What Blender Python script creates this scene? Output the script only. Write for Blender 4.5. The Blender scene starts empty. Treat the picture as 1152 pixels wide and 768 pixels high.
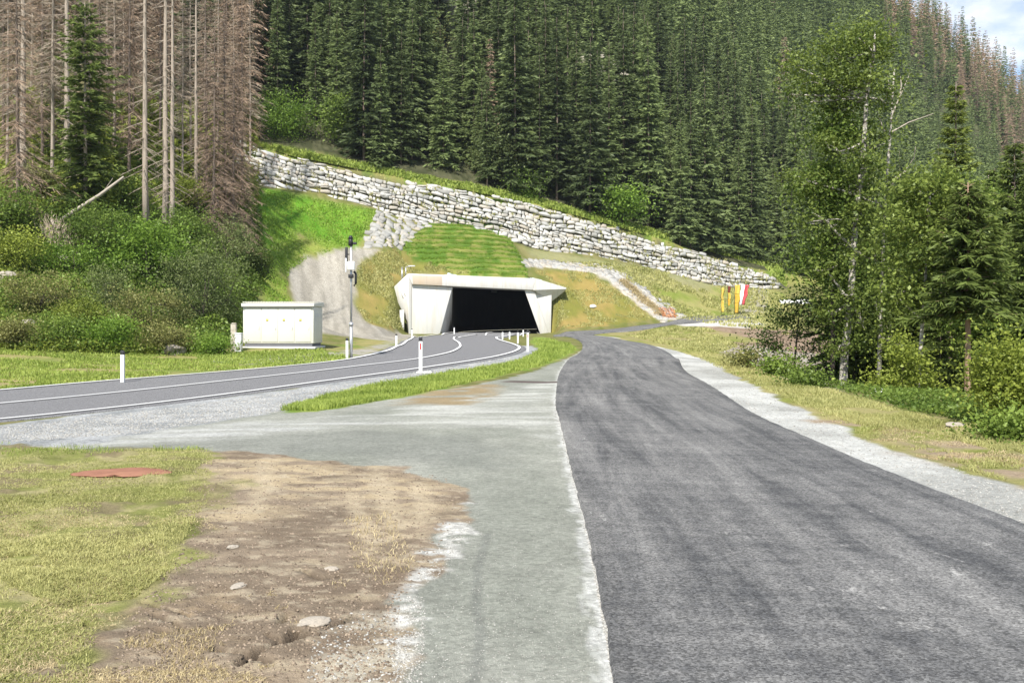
import bpy, bmesh, math, random, time
import numpy as np
from mathutils import Vector
T0 = time.time()
random.seed(7)
RNG = np.random.default_rng(11)
S = bpy.context.scene
COL = S.collection
F = 1120.0      # focal length in pixels of the 1152 px wide photograph
HY = 362.0      # horizon row
EYE = 1.6

def P(px, py, d):
    return np.array([(px - 576.0) * d / F, d, EYE - (py - HY) * d / F])

# ------------------------------------------------------------------ noise
def _hash(ix, iy, seed):
    h = (ix.astype(np.int64) * 374761393 + iy.astype(np.int64) * 668265263 + seed * 974711) & 0x7fffffff
    h = ((h ^ (h >> 13)) * 1274126177) & 0x7fffffff
    h = h ^ (h >> 16)
    return (h & 0xffff) / 65535.0
def vnoise(x, y, seed=0):
    x0 = np.floor(x); y0 = np.floor(y); fx = x - x0; fy = y - y0
    fx = fx * fx * (3 - 2 * fx); fy = fy * fy * (3 - 2 * fy)
    a = _hash(x0, y0, seed); b = _hash(x0 + 1, y0, seed); c = _hash(x0, y0 + 1, seed); d = _hash(x0 + 1, y0 + 1, seed)
    return (a * (1 - fx) + b * fx) * (1 - fy) + (c * (1 - fx) + d * fx) * fy
def fbm(x, y, seed=0, oct=4):
    s = 0; a = 0.5; n = 0
    for k in range(oct):
        s = s + a * vnoise(x * 2 ** k, y * 2 ** k, seed + k * 17); n += a; a *= 0.5
    return s / n
def sstep(a, b, x):
    t = np.clip((x - a) / (b - a), 0, 1); return t * t * (3 - 2 * t)

# ------------------------------------------------------------------ terrain
class TPS:
    def __init__(s, pts, reg=0.02):
        p = np.array(pts, float); s.c = p[:, :2] / 50.0; z = p[:, 2]; n = len(p)
        d2 = ((s.c[:, None] - s.c[None]) ** 2).sum(-1)
        K = np.where(d2 > 0, 0.5 * d2 * np.log(np.maximum(d2, 1e-12)), 0) + np.eye(n) * reg * 0.01
        Q = np.c_[np.ones(n), s.c]
        A = np.zeros((n + 3, n + 3)); A[:n, :n] = K; A[:n, n:] = Q; A[n:, :n] = Q.T
        s.w = np.linalg.solve(A, np.r_[z, 0, 0, 0])
    def __call__(s, x, y):
        x = np.ravel(x) / 50.0; y = np.ravel(y) / 50.0; out = np.empty(len(x)); n = len(s.c)
        for i in range(0, len(x), 20000):
            d2 = (x[i:i+20000, None] - s.c[None, :, 0]) ** 2 + (y[i:i+20000, None] - s.c[None, :, 1]) ** 2
            k = 0.5 * d2 * np.log(np.maximum(d2, 1e-12))
            out[i:i+20000] = k @ s.w[:n] + s.w[n] + s.w[n+1] * x[i:i+20000] + s.w[n+2] * y[i:i+20000]
        return out

low = [(-8,3,0),(-3,3,0),(0,3,0),(4,3,0),(10,3,0),(-6,9,0),(0,10,0),(5,10,0),(9,9,0),(0,18,0),(5,18,0),(-4,14,0),
       (-30,-20,0),(0,-20,0),(30,-20,0),(-40,-80,0),(40,-80,0),(-20,10,-.2),(-14,14,-.2),(22,5,-.6),
       # main road
       (-9.3,18,-.2),(-13.3,26,-.22),(-6,27,-.08),(-9,33,-.1),(-4.5,36,0),(-7,42,0),(-3,48,.05),(-3.3,60,.12),(-4.4,78,.25),(-4,92,.33),(-2.5,99,.38),
       (-20,20,-.25),(-30,15,-.25),(-1,30,0),
       # new road
       (1,25,0),(3,33,0),(5,45,0),(6,55,.05),(6.3,65,.2),(6,75,.42),(4.7,84,.5),(4,92,.55),(9,90,.72),(14,96,1.3),(19,102,1.85),(24,106,2.2),
       # left verge and the foot of the left hill
       (-17,31,0),(-20.5,40,.5),(-16.4,42,.25),(-13.5,45,.25),(-10.8,46,.37),(-8,50,.3),(-8.5,62,.35),(-7.5,75,.4),(-34,38,.9)]
lowp = [(0,330,50),(0,240,62),(0,150,80),(0,60,105),(150,345,52),(150,255,66),(150,175,88),(150,115,110),(250,350,56),(250,275,70),(250,195,100),
        (-200,250,62),(-200,60,105),
        (300,335,82),(300,275,98),(330,384,62),(295,382,60),(380,381,74),(290,213,108),(325,310,95),(325,345,88),(350,374,84),(400,378,82),(400,288,103),(408,279,107),
        (350,270,104),(400,260,109),(420,238,111),(350,222,111),(285,205,112),(430,238,114),(490,251,115),(600,279,117),(756,307,122),(873,325,128),
        (420,370,88),(412,330,99),(430,300,104),(450,285,107),(445,369,95),(500,300,107.5),(540,306,107.5),(585,310,107.5),(480,270,111),(560,275,112),
        (455,302,107.5),(440,330,100.5),(470,300,108),(622,330,105),
        (630,371,97.5),(660,369,99),(700,366,100),(740,361,103),(600,296,112),(650,302,112),(680,306,112),(650,335,106),(700,336,107),(740,338,110),
        (700,296,119),(760,330,114),(800,330,120),(800,352,109),(820,357,106),(870,345,118),(870,333,124),(770,350,107),
        (720,378,84),(780,377,84),(840,374,86),(800,388,66),(850,398,60),(860,380,80),(760,386,70)]
low += [tuple(P(*q)) for q in lowp]
low += [(9,25,-.05),(12,20,-.15),(10.5,14,-.03),(14,28,-.9),(20,20,-1.6),(18,40,-2),(25,35,-3),(30,60,-3),(42,90,0),(12,38,-.3),(14,55,-.6),
        (60,60,-5),(50,110,2.5),(80,120,2),(120,150,4),(100,80,-4),(-30,150,22),(0,150,16),(30,160,11),(200,100,0),(200,-50,0),(-200,0,5),(-150,100,50)]
LOW = TPS(low)
highp = [(285,163,113.5),(430,197,115.5),(600,231,118.5),(756,275,123.5),(873,309,129.5),
         (300,-36,165),(300,-180,230),(600,3,170),(600,-120,240),(450,80,142),(810,292,131),(810,155,180),(800,50,220),(800,-30,270),
         (900,303,145),(900,205,190),(900,120,225),(900,30,280),(900,-40,340),
         (1000,320,165),(1000,225,225),(1000,135,275),(1000,40,330),(1000,0,370),
         (1065,330,180),(1065,235,250),(1065,145,300),(1065,58,345),(1065,75,400),
         (1152,335,200),(1152,245,270),(1152,170,320),(1152,122,355),(1152,140,420),
         (1250,335,220),(1250,250,290),(1250,185,340),(1250,160,370),(1250,180,430),
         (1400,300,330),(1400,260,400),(0,40,125),(0,-100,190),(150,112,120),(150,-30,180),(-200,-60,190),(-200,20,125)]
high = [tuple(P(*q)) for q in highp]
high += [(-29,100,18),(0,100,12),(30,115,6),(60,130,6),(0,400,190),(-150,400,220),(100,500,80),(200,550,20),(300,450,10),(-300,200,120),(0,700,200),(300,700,10)]
HIGH = TPS(high)
WX = np.array([-200, -60, -29.1, -14.9, -8.8, 2.5, 19.6, 33.9, 45, 80, 150, 300]); WY = np.array([125, 116, 112, 114, 115, 117, 122, 128, 136, 170, 230, 330.])
GX0, GY0, GR = -200.0, -90.0, 0.5
gx = np.arange(GX0, 320, GR); gy = np.arange(GY0, 480, GR)
NXg, NYg = len(gx), len(gy)
GXX, GYY = np.meshgrid(gx, gy)
def coarse(tps):   # evaluate on a 2 m lattice and resample smoothly; fine lattice only near
    st = 2
    xs = gx[::st]; ys = gy[::st]
    A = tps(*np.meshgrid(xs, ys)).reshape(len(ys), len(xs))
    return A, st * GR
HL, HS = coarse(LOW); HH, _ = coarse(HIGH)
def bil(A, x, y):
    u = np.clip((x - GX0) / HS, 0, A.shape[1] - 1.001); v = np.clip((y - GY0) / HS, 0, A.shape[0] - 1.001)
    i = u.astype(int); j = v.astype(int); fu = u - i; fv = v - j
    # cubic-ish smoothing of the lattice by catmull-rom would be finer; 1 m bilinear is enough for this gentle ground
    return (A[j, i] * (1 - fu) + A[j, i+1] * fu) * (1 - fv) + (A[j+1, i] * (1 - fu) + A[j+1, i+1] * fu) * fv
def zt(x, y):
    x = np.asarray(x, float); y = np.asarray(y, float)
    lo = bil(HL, x, y); hi = bil(HH, x, y)
    w = np.interp(x, WX, WY)
    ramp = np.interp(x, [-70, -45, 33, 45, 70], [10, 1.5, 1.5, 6, 25])
    t = sstep(0.35, 0.35 + ramp, y - w)
    z = lo + (hi - lo) * t
    # level notch in the slope where the road runs into the portal
    m = sstep(-12.2, -10.6, x) * (1 - sstep(4.3, 5.2, x)) * sstep(78, 84, y) * (1 - sstep(101.6 + 2.2 * (x > 2), 102.4 + 2.4 * (x > 2), y))
    return z + (np.minimum(z, 0.25 + (y - 80) * 0.007) - z) * m
STEPS = np.exp(np.linspace(math.log(2.5), math.log(460), 330))
def hit(px, py):
    px = np.atleast_1d(np.asarray(px, float)); py = np.atleast_1d(np.asarray(py, float))
    a = (px - 576) / F; b = -(py - HY) / F
    lo_ = np.full(len(px), 2.4); hi_ = np.full(len(px), 300.0); act = np.arange(len(px)); found = np.zeros(len(px), bool)
    for d in STEPS:
        if len(act) == 0: break
        h = EYE + b[act] * d - zt(a[act] * d, np.full(len(act), d)); m = h <= 0
        hi_[act[m]] = d; found[act[m]] = True; lo_[act[~m]] = d; act = act[~m]
    lo_ = np.where(found, lo_, 300.0)
    for _ in range(9):
        mid = (lo_ + hi_) / 2; m = EYE + b * mid - zt(a * mid, mid) <= 0
        hi_ = np.where(m, mid, hi_); lo_ = np.where(m, lo_, mid)
    return np.c_[a * hi_, hi_, zt(a * hi_, hi_)]
def hit1(px, py): return hit([px], [py])[0]

def densify(poly, step=8.0, closed=True):
    out = []; n = len(poly)
    for i in range(n if closed else n - 1):
        p = np.array(poly[i], float); q = np.array(poly[(i + 1) % n], float)
        m = max(1, int(np.hypot(*(q - p)) / step))
        for k in range(m): out.append(p + (q - p) * k / m)
    if not closed: out.append(np.array(poly[-1], float))
    return np.array(out)
def wpoly(poly, step=8.0):
    d = densify(poly, step); return hit(d[:, 0], d[:, 1])[:, :2]
def sdf(poly, x, y):
    """signed distance (positive inside) of points to a closed world polygon"""
    n = len(poly); dmin = np.full(len(x), 1e9); ins = np.zeros(len(x), bool)
    for i in range(n):
        ax, ay = poly[i]; bx, by = poly[(i + 1) % n]
        ex, ey = bx - ax, by - ay; L2 = ex * ex + ey * ey + 1e-12
        t = np.clip(((x - ax) * ex + (y - ay) * ey) / L2, 0, 1)
        dmin = np.minimum(dmin, (x - ax - t * ex) ** 2 + (y - ay - t * ey) ** 2)
        if ay != by:
            c = ((ay > y) != (by > y)) & (x < (bx - ax) * (y - ay) / (by - ay) + ax); ins ^= c
    d = np.sqrt(dmin); return np.where(ins, d, -d)
def mask(poly, x, y, w=0.1, amp=0.1, fr=3.0, seed=0):
    m = np.zeros(len(x)); lo = poly.min(0) - 3; hi = poly.max(0) + 3
    k = np.where((x > lo[0]) & (x < hi[0]) & (y > lo[1]) & (y < hi[1]))[0]
    if len(k) == 0: return m
    s = sdf(poly, x[k], y[k]) + (fbm(x[k] * fr, y[k] * fr, seed, 4) - 0.5) * 2 * amp
    m[k] = sstep(-w, w, s); return m
def pline_dist(pts, x, y, pad=3):
    out = np.full(len(x), 1e9); lo = pts.min(0) - pad; hi = pts.max(0) + pad
    k = np.where((x > lo[0]) & (x < hi[0]) & (y > lo[1]) & (y < hi[1]))[0]
    for i in range(len(pts) - 1):
        ax, ay = pts[i]; ex, ey = pts[i+1] - pts[i]; L2 = ex * ex + ey * ey + 1e-12
        t = np.clip(((x[k] - ax) * ex + (y[k] - ay) * ey) / L2, 0, 1)
        out[k] = np.minimum(out[k], np.hypot(x[k] - ax - t * ex, y[k] - ay - t * ey))
    return out

# ------------------------------------------------------------------ mesh helpers
def npmesh(name, V, faces, mat=None, attrs=None, colors=None, uv=None, smooth=False, mats=None, midx=None):
    """faces: list of integer arrays (n,3) / (n,4)"""
    V = np.asarray(V, np.float32); faces = [np.asarray(f, np.int32) for f in faces if len(f)]
    me = bpy.data.meshes.new(name); me.vertices.add(len(V)); me.vertices.foreach_set('co', V.ravel())
    loops = np.concatenate([f.ravel() for f in faces]); cnt = np.concatenate([np.full(len(f), f.shape[1], np.int32) for f in faces])
    st = np.r_[0, np.cumsum(cnt)[:-1]].astype(np.int32)
    me.loops.add(len(loops)); me.loops.foreach_set('vertex_index', loops)
    me.polygons.add(len(cnt)); me.polygons.foreach_set('loop_start', st); me.polygons.foreach_set('loop_total', cnt)
    if smooth: me.polygons.foreach_set('use_smooth', np.ones(len(cnt), bool))
    if midx is not None: me.polygons.foreach_set('material_index', np.asarray(midx, np.int32))
    for k, a in (attrs or {}).items():
        at = me.attributes.new(k, 'FLOAT', 'POINT'); at.data.foreach_set('value', np.asarray(a, np.float32))
    if colors is not None:
        at = me.attributes.new('col', 'FLOAT_COLOR', 'POINT')
        at.data.foreach_set('color', np.c_[colors, np.ones(len(colors))].astype(np.float32).ravel())
    if uv is not None:
        l = me.uv_layers.new(name='UVMap'); l.data.foreach_set('uv', np.asarray(uv, np.float32)[loops].ravel())
    me.update(); me.validate()
    for m in (mats or ([mat] if mat else [])): me.materials.append(m)
    return me
def link(name, me, parent=None, loc=None, rotz=0, scale=None):
    o = bpy.data.objects.new(name, me); COL.objects.link(o)
    if parent: o.parent = parent
    if loc is not None: o.location = [float(v) for v in loc]
    if rotz: o.rotation_euler = (0, 0, rotz)
    if scale is not None: o.scale = (scale,) * 3 if np.isscalar(scale) else scale
    return o
def tag(o, label=None, cat=None, group=None, kind=None):
    if label: o['label'] = label
    if cat: o['category'] = cat
    if group: o['group'] = group
    if kind: o['kind'] = kind
    return o
def thing(name, label, cat, loc=(0,0,0), rotz=0, group=None, scale=None):
    return tag(link(name, None, None, loc, rotz, scale), label, cat, group)

class MB:
    """collects solid shapes into one mesh"""
    def __init__(s): s.V = []; s.Fq = []; s.Ft = []; s.n = 0
    def add(s, V, F):
        V = np.asarray(V, float)
        for f in F:
            f = [i + s.n for i in f]
            (s.Fq if len(f) == 4 else s.Ft).append(f) if len(f) in (3, 4) else s.Ft.extend([f[0], f[i], f[i+1]] for i in range(1, len(f) - 1))
        s.V.append(V); s.n += len(V); return s
    def prism(s, front, back):
        n = len(front); V = list(front) + list(back)
        Fs = [list(range(n)), list(range(2 * n - 1, n - 1, -1))] + [[i, i + n, (i + 1) % n + n, (i + 1) % n] for i in range(n)]
        return s.add(V, Fs)
    def extr(s, front, vec): 
        front = [np.array(p, float) for p in front]; return s.prism(front, [p + np.array(vec, float) for p in front])
    def box(s, c, size, rz=0):
        hx, hy, hz = [v / 2 for v in size]; ca, sa = math.cos(rz), math.sin(rz)
        V = [(c[0] + x * ca - y * sa, c[1] + x * sa + y * ca, c[2] + z) for z in (-hz, hz) for (x, y) in ((-hx,-hy),(hx,-hy),(hx,hy),(-hx,hy))]
        return s.add(V, [(3,2,1,0),(4,5,6,7),(0,1,5,4),(1,2,6,5),(2,3,7,6),(3,0,4,7)])
    def tube(s, pts, rad, n=8, cap=True):
        pts = np.asarray(pts, float); m = len(pts); rad = np.broadcast_to(rad, (m,)) if np.ndim(rad) <= 1 else rad
        V = []
        for i in range(m):
            t = pts[min(i + 1, m - 1)] - pts[max(i - 1, 0)]; t = t / (np.linalg.norm(t) + 1e-9)
            a = np.cross(t, (0, 0, 1) if abs(t[2]) < 0.9 else (1, 0, 0)); a /= np.linalg.norm(a); b = np.cross(t, a)
            for k in range(n):
                an = 2 * math.pi * k / n; V.append(pts[i] + rad[i] * (a * math.cos(an) + b * math.sin(an)))
        Fs = [[i * n + k, i * n + (k + 1) % n, (i + 1) * n + (k + 1) % n, (i + 1) * n + k] for i in range(m - 1) for k in range(n)]
        if cap: Fs += [list(range(n - 1, -1, -1)), [(m - 1) * n + k for k in range(n)]]
        return s.add(V, Fs)
    def mesh(s, name, mat, **k):
        fs = []
        if s.Fq: fs.append(np.array(s.Fq))
        if s.Ft: fs.append(np.array(s.Ft))
        me = npmesh(name, np.concatenate(s.V), fs, mat, **k)
        bm = bmesh.new(); bm.from_mesh(me); bmesh.ops.recalc_face_normals(bm, faces=bm.faces); bm.to_mesh(me); bm.free()
        return me
    def build(s, name, mat, parent=None, bevel=0, smooth=False, loc=None, **k):
        o = link(name, s.mesh(name, mat, **k), parent, loc)
        if smooth:
            for p in o.data.polygons: p.use_smooth = True
        if bevel:
            b = o.modifiers.new('bevel', 'BEVEL'); b.width = bevel; b.segments = 2; b.limit_method = 'ANGLE'
        return o

# ------------------------------------------------------------------ materials
class NT:
    def __init__(s, name):
        s.m = bpy.data.materials.new(name); s.m.use_nodes = True; s.t = s.m.node_tree; s.t.nodes.clear()
        s.out = s.t.nodes.new('ShaderNodeOutputMaterial')
    def n(s, typ, **kw):
        nd = s.t.nodes.new(typ)
        for k, v in kw.items():
            if k.startswith('i_'): s.set(nd, k[2:], v)
            else: setattr(nd, k, v)
        return nd
    def set(s, nd, key, v):
        sock = nd.inputs[int(key)] if key.isdigit() else nd.inputs[key.replace('_', ' ')]
        if isinstance(v, bpy.types.NodeSocket): s.t.links.new(v, sock)
        else: sock.default_value = v
    def math(s, op, a, b=0.0, clamp=False):
        nd = s.n('ShaderNodeMath', operation=op, use_clamp=clamp); s.set(nd, '0', a); s.set(nd, '1', b); return nd.outputs[0]
    def mix(s, f, a, b, blend='MIX'):
        nd = s.n('ShaderNodeMix', data_type='RGBA', blend_type=blend)
        for i, v in ((0, f), (6, a), (7, b)):
            if isinstance(v, bpy.types.NodeSocket): s.t.links.new(v, nd.inputs[i])
            else: nd.inputs[i].default_value = (v if i == 0 else (tuple(v) + (1,) if len(v) == 3 else v))
        return nd.outputs[2]
    def noise(s, vec, scale, detail=4, rough=0.6, dist=0):
        nd = s.n('ShaderNodeTexNoise'); 
        if vec is not None: s.t.links.new(vec, nd.inputs['Vector'])
        nd.inputs['Scale'].default_value = scale; nd.inputs['Detail'].default_value = detail; nd.inputs['Roughness'].default_value = rough; nd.inputs['Distortion'].default_value = dist
        return nd.outputs[0]
    def ramp(s, f, a, b, lo=0.0, hi=1.0):
        nd = s.n('ShaderNodeMapRange', clamp=True); s.t.links.new(f, nd.inputs[0])
        for i, v in ((1, a), (2, b), (3, lo), (4, hi)): nd.inputs[i].default_value = v
        return nd.outputs[0]
    def scale(s, vec, sc):
        nd = s.n('ShaderNodeMapping'); s.t.links.new(vec, nd.inputs['Vector']); nd.inputs['Scale'].default_value = sc; return nd.outputs[0]
    def attr(s, name, out='Fac'): return s.n('ShaderNodeAttribute', attribute_name=name).outputs[out]
    def bump(s, h, strength=0.5, dist=0.02):
        nd = s.n('ShaderNodeBump'); s.t.links.new(h, nd.inputs['Height']); nd.inputs['Strength'].default_value = strength; nd.inputs['Distance'].default_value = dist; return nd.outputs[0]
    def pbr(s, col, rough=0.8, spec=0.3, metal=0.0, normal=None):
        b = s.n('ShaderNodeBsdfPrincipled')
        if isinstance(col, bpy.types.NodeSocket): s.t.links.new(col, b.inputs['Base Color'])
        else: b.inputs['Base Color'].default_value = tuple(col) + (1,)
        if isinstance(rough, bpy.types.NodeSocket): s.t.links.new(rough, b.inputs['Roughness'])
        else: b.inputs['Roughness'].default_value = rough
        b.inputs['Specular IOR Level'].default_value = spec; b.inputs['Metallic'].default_value = metal
        if normal is not None: s.t.links.new(normal, b.inputs['Normal'])
        s.t.links.new(b.outputs[0], s.out.inputs[0]); return s.m
def geo_pos(t): return t.n('ShaderNodeNewGeometry').outputs['Position']
def obj_co(t): return t.n('ShaderNodeTexCoord').outputs['Object']
def speck(t, col, vec, sc, amt): 
    n = t.noise(vec, sc, 3, 0.7); return t.mix(1.0, col, t.mix(n, (1 - amt,) * 3, (1 + amt,) * 3), 'MULTIPLY')

def mat_simple(name, col, rough=0.6, spec=0.4, metal=0, var=0.12, sc=6.0, bump=0.0, dirt=None):
    t = NT(name); v = obj_co(t); n = t.noise(v, sc, 5, 0.65)
    c = t.mix(n, tuple(x * (1 - var) for x in col), tuple(min(1, x * (1 + var)) for x in col))
    if dirt: c = t.mix(t.ramp(t.noise(v, sc * .4, 6, .7), .5, .75), c, dirt)
    return t.pbr(c, rough, spec, metal, t.bump(t.noise(v, sc * 8, 3), bump, 0.01) if bump else None)
def mat_leaf(name, dark, light, trans=0.3, rvar=0.25):
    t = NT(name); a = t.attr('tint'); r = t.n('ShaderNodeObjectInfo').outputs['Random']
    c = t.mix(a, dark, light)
    c = t.mix(1.0, c, t.mix(r, (1 - rvar,) * 3, (1 + rvar, 1 + rvar * .85, 1 + rvar * .6)), 'MULTIPLY')
    d = t.n('ShaderNodeBsdfDiffuse'); t.t.links.new(c, d.inputs[0])
    tr = t.n('ShaderNodeBsdfTranslucent'); t.t.links.new(c, tr.inputs[0])
    g = t.n('ShaderNodeBsdfGlossy'); g.inputs['Roughness'].default_value = 0.45; g.inputs[0].default_value = (.6, .65, .5, 1)
    m = t.n('ShaderNodeMixShader'); m.inputs[0].default_value = trans; t.t.links.new(d.outputs[0], m.inputs[1]); t.t.links.new(tr.outputs[0], m.inputs[2])
    m2 = t.n('ShaderNodeMixShader'); m2.inputs[0].default_value = 0.025; t.t.links.new(m.outputs[0], m2.inputs[1]); t.t.links.new(g.outputs[0], m2.inputs[2])
    t.t.links.new(m2.outputs[0], t.out.inputs[0]); return t.m
def mat_bark(name, a, b, sc=(3, 3, .6), thr=None):
    t = NT(name); v = t.scale(obj_co(t), sc); n = t.noise(v, 3.0, 5, .7)
    f = t.ramp(n, *thr) if thr else n
    return t.pbr(t.mix(f, a, b), .9, .15, 0, t.bump(n, .4, .02))

M = {}
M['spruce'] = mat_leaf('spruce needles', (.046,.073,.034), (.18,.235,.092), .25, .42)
M['spruce_near'] = mat_leaf('spruce needles near', (.038,.066,.018), (.165,.215,.055), .28, .2)
M['fir'] = mat_leaf('fir needles', (.06,.095,.018), (.24,.285,.06), .3, .1)
M['dead'] = mat_leaf('dead needles', (.18,.127,.094), (.40,.295,.215), .1, .2)
M['deadpale'] = mat_leaf('dead twigs pale', (.2,.16,.125), (.43,.36,.28), .1, .2)
M['birch_leaf'] = mat_leaf('birch leaves', (.065,.105,.02), (.25,.31,.07), .42, .12)
M['leaf_dark'] = mat_leaf('dark leaves', (.028,.055,.012), (.11,.15,.035), .3, .2)
M['leaf_mid'] = mat_leaf('mid leaves', (.07,.125,.022), (.24,.33,.065), .42, .2)
M['leaf_bright'] = mat_leaf('bright leaves', (.08,.155,.02), (.25,.38,.06), .45, .15)
M['leaf_yellow'] = mat_leaf('yellow green leaves', (.115,.155,.02), (.345,.40,.075), .4, .1)
M['leaf_grey'] = mat_leaf('grey green leaves', (.075,.105,.035), (.24,.285,.105), .4, .15)
M['leaf_olive'] = mat_leaf('olive leaves', (.11,.115,.036), (.31,.31,.11), .4, .15)
M['grass_blade'] = mat_leaf('grass blades', (.23,.245,.07), (.54,.51,.22), .3, 0)
M['grass_mid'] = mat_leaf('mid grass blades', (.16,.23,.035), (.40,.47,.11), .3, 0)
M['grass_lush'] = mat_leaf('lush grass blades', (.14,.25,.025), (.34,.47,.08), .35, 0)
M['grass_straw'] = mat_leaf('straw blades', (.34,.26,.13), (.62,.52,.31), .25, 0)
M['bark'] = mat_bark('spruce bark', (.10,.078,.06), (.24,.19,.155))
M['bark_pale'] = mat_bark('weathered dead trunk', (.2,.165,.13), (.46,.39,.32))
M['bark_red'] = mat_bark('reddish bark', (.2,.12,.08), (.4,.28,.2))
M['bark_dark'] = mat_bark('dark bark', (.03,.026,.02), (.09,.075,.06))
M['birch'] = mat_bark('birch bark', (.05,.042,.034), (.5,.46,.4), (2, 2, 3.2), (.38, .58))
M['white_paint'] = mat_simple('white plastic', (.8,.8,.78), .45, .4, 0, .05, 4, 0, (.66,.64,.58))
M['black_cap'] = mat_simple('black cap', (.025,.025,.028), .5)
M['red_reflector'] = mat_simple('red reflector', (.62,.03,.03), .3, .5)
M['grey_box'] = mat_simple('grey plastic', (.62,.63,.64), .5, .4)
M['galv'] = mat_simple('galvanised steel', (.5,.5,.5), .38, .5, .6, .2, 10)
M['cream'] = mat_simple('cream painted steel', (.62,.605,.53), .55, .3, 0, .05, 2, 0, (.66,.62,.5))
M['dark_plinth'] = mat_simple('dark plinth', (.12,.12,.13), .8)
M['yellow_sign'] = mat_simple('yellow plate', (.75,.6,.12), .5)
M['old_wood'] = mat_simple('weathered concrete post', (.42,.38,.31), .9, .1, 0, .4, 6, .5, (.2,.17,.12))
M['flag_yellow'] = mat_simple('yellow cloth', (.56,.41,.08), .8, .1, 0, .15, 3)
M['flag_ochre'] = mat_simple('ochre cloth', (.52,.33,.05), .8, .1, 0, .25, 3)
M['flag_red'] = mat_simple('red cloth', (.5,.08,.09), .8, .1)
M['flag_brown'] = mat_simple('brown cloth', (.18,.05,.03), .8, .1)
M['flag_white'] = mat_simple('white cloth', (.82,.8,.8), .8, .1)
M['orange_net'] = mat_simple('orange net', (.55,.25,.12), .7, .2)
M['tunnel_dark'] = mat_simple('shade dark tunnel lining', (.07,.062,.05), .9, .1, 0, .3, .6)  # near-black base colour stands in for the unlit tunnel interior
M['lamp_glass'] = mat_simple('lamp housing', (.3,.3,.3), .4)

def mat_concrete(name, base, stain=(.5,.42,.3)):
    t = NT(name); v = geo_pos(t)
    n = t.noise(v, .5, 6, .65); n2 = t.noise(t.scale(v, (1.2, 1.2, .12)), 1.6, 5, .7); f = t.noise(v, 9, 4, .7)
    c = t.mix(n, tuple(x * .9 for x in base), tuple(min(1, x * 1.07) for x in base))
    c = t.mix(t.ramp(n2, .48, .75, 0, .6), c, stain)
    c = speck(t, c, v, 30, .06)
    # board joints of the formwork
    w = t.n('ShaderNodeTexWave', wave_type='BANDS', bands_direction='X'); t.t.links.new(v, w.inputs[0]); w.inputs['Scale'].default_value = .165
    j = t.ramp(w.outputs['Fac'], .985, 1.0, 0, .22)
    c = t.mix(j, c, tuple(x * .6 for x in base))
    return t.pbr(c, .85, .2, 0, t.bump(f, .15, .02))
M['concrete'] = mat_concrete('portal concrete', (.6,.592,.565))
M['concrete_tan'] = mat_concrete('tan concrete', (.5,.42,.33), (.5,.36,.22))
M['concrete_grey'] = mat_concrete('grey concrete', (.4,.395,.38))

def mat_ground():
    t = NT('ground'); v = geo_pos(t); c = t.attr('col', 'Color'); g = t.attr('gravel'); gs = t.attr('grassy')
    n1 = t.noise(v, 1.3, 8, .8); n2 = t.noise(v, 14, 5, .75); n3 = t.noise(v, 70, 3, .8)
    k = t.math('ADD', t.math('MULTIPLY', n1, .5), t.math('ADD', t.math('MULTIPLY', n2, .75), t.math('MULTIPLY', n3, .75)))
    # grass: many short clumps seen as light and dark flecks
    k = t.math('ADD', k, 0.0)
    cc = t.mix(1.0, c, t.mix(t.ramp(k, .65, 1.35), (.55,.55,.55), (1.45,1.45,1.45)), 'MULTIPLY')
    vor = t.n('ShaderNodeTexVoronoi'); t.t.links.new(v, vor.inputs['Vector']); vor.inputs['Scale'].default_value = 32
    sp = t.mix(vor.outputs['Color'], (.55,)*3, (1.5,)*3) if False else None
    hsv = t.n('ShaderNodeSeparateColor'); t.t.links.new(vor.outputs['Color'], hsv.inputs[0])
    gm = t.mix(hsv.outputs[0], (.55,.55,.55), (1.45,1.45,1.45)); gm = t.mix(1.0, gm, t.mix(t.ramp(t.noise(v, 2.2, 8, .85), .3, .7), (.7,)*3, (1.28,)*3), 'MULTIPLY')
    cg = t.mix(1.0, c, gm, 'MULTIPLY')
    n4 = t.noise(v, 130, 3, .8)
    cg = t.mix(1.0, cg, t.mix(t.ramp(n4, .35, .65), (.72,)*3, (1.28,)*3), 'MULTIPLY')
    col = t.mix(t.math('MULTIPLY', g, .75), cc, cg)
    h = t.math('ADD', t.math('MULTIPLY', n2, .5), t.math('ADD', t.math('MULTIPLY', n3, .35), t.math('MULTIPLY', n4, .15)))
    return t.pbr(col, .95, .12, 0, t.bump(h, .75, .05))
M['ground'] = mat_ground()

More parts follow.
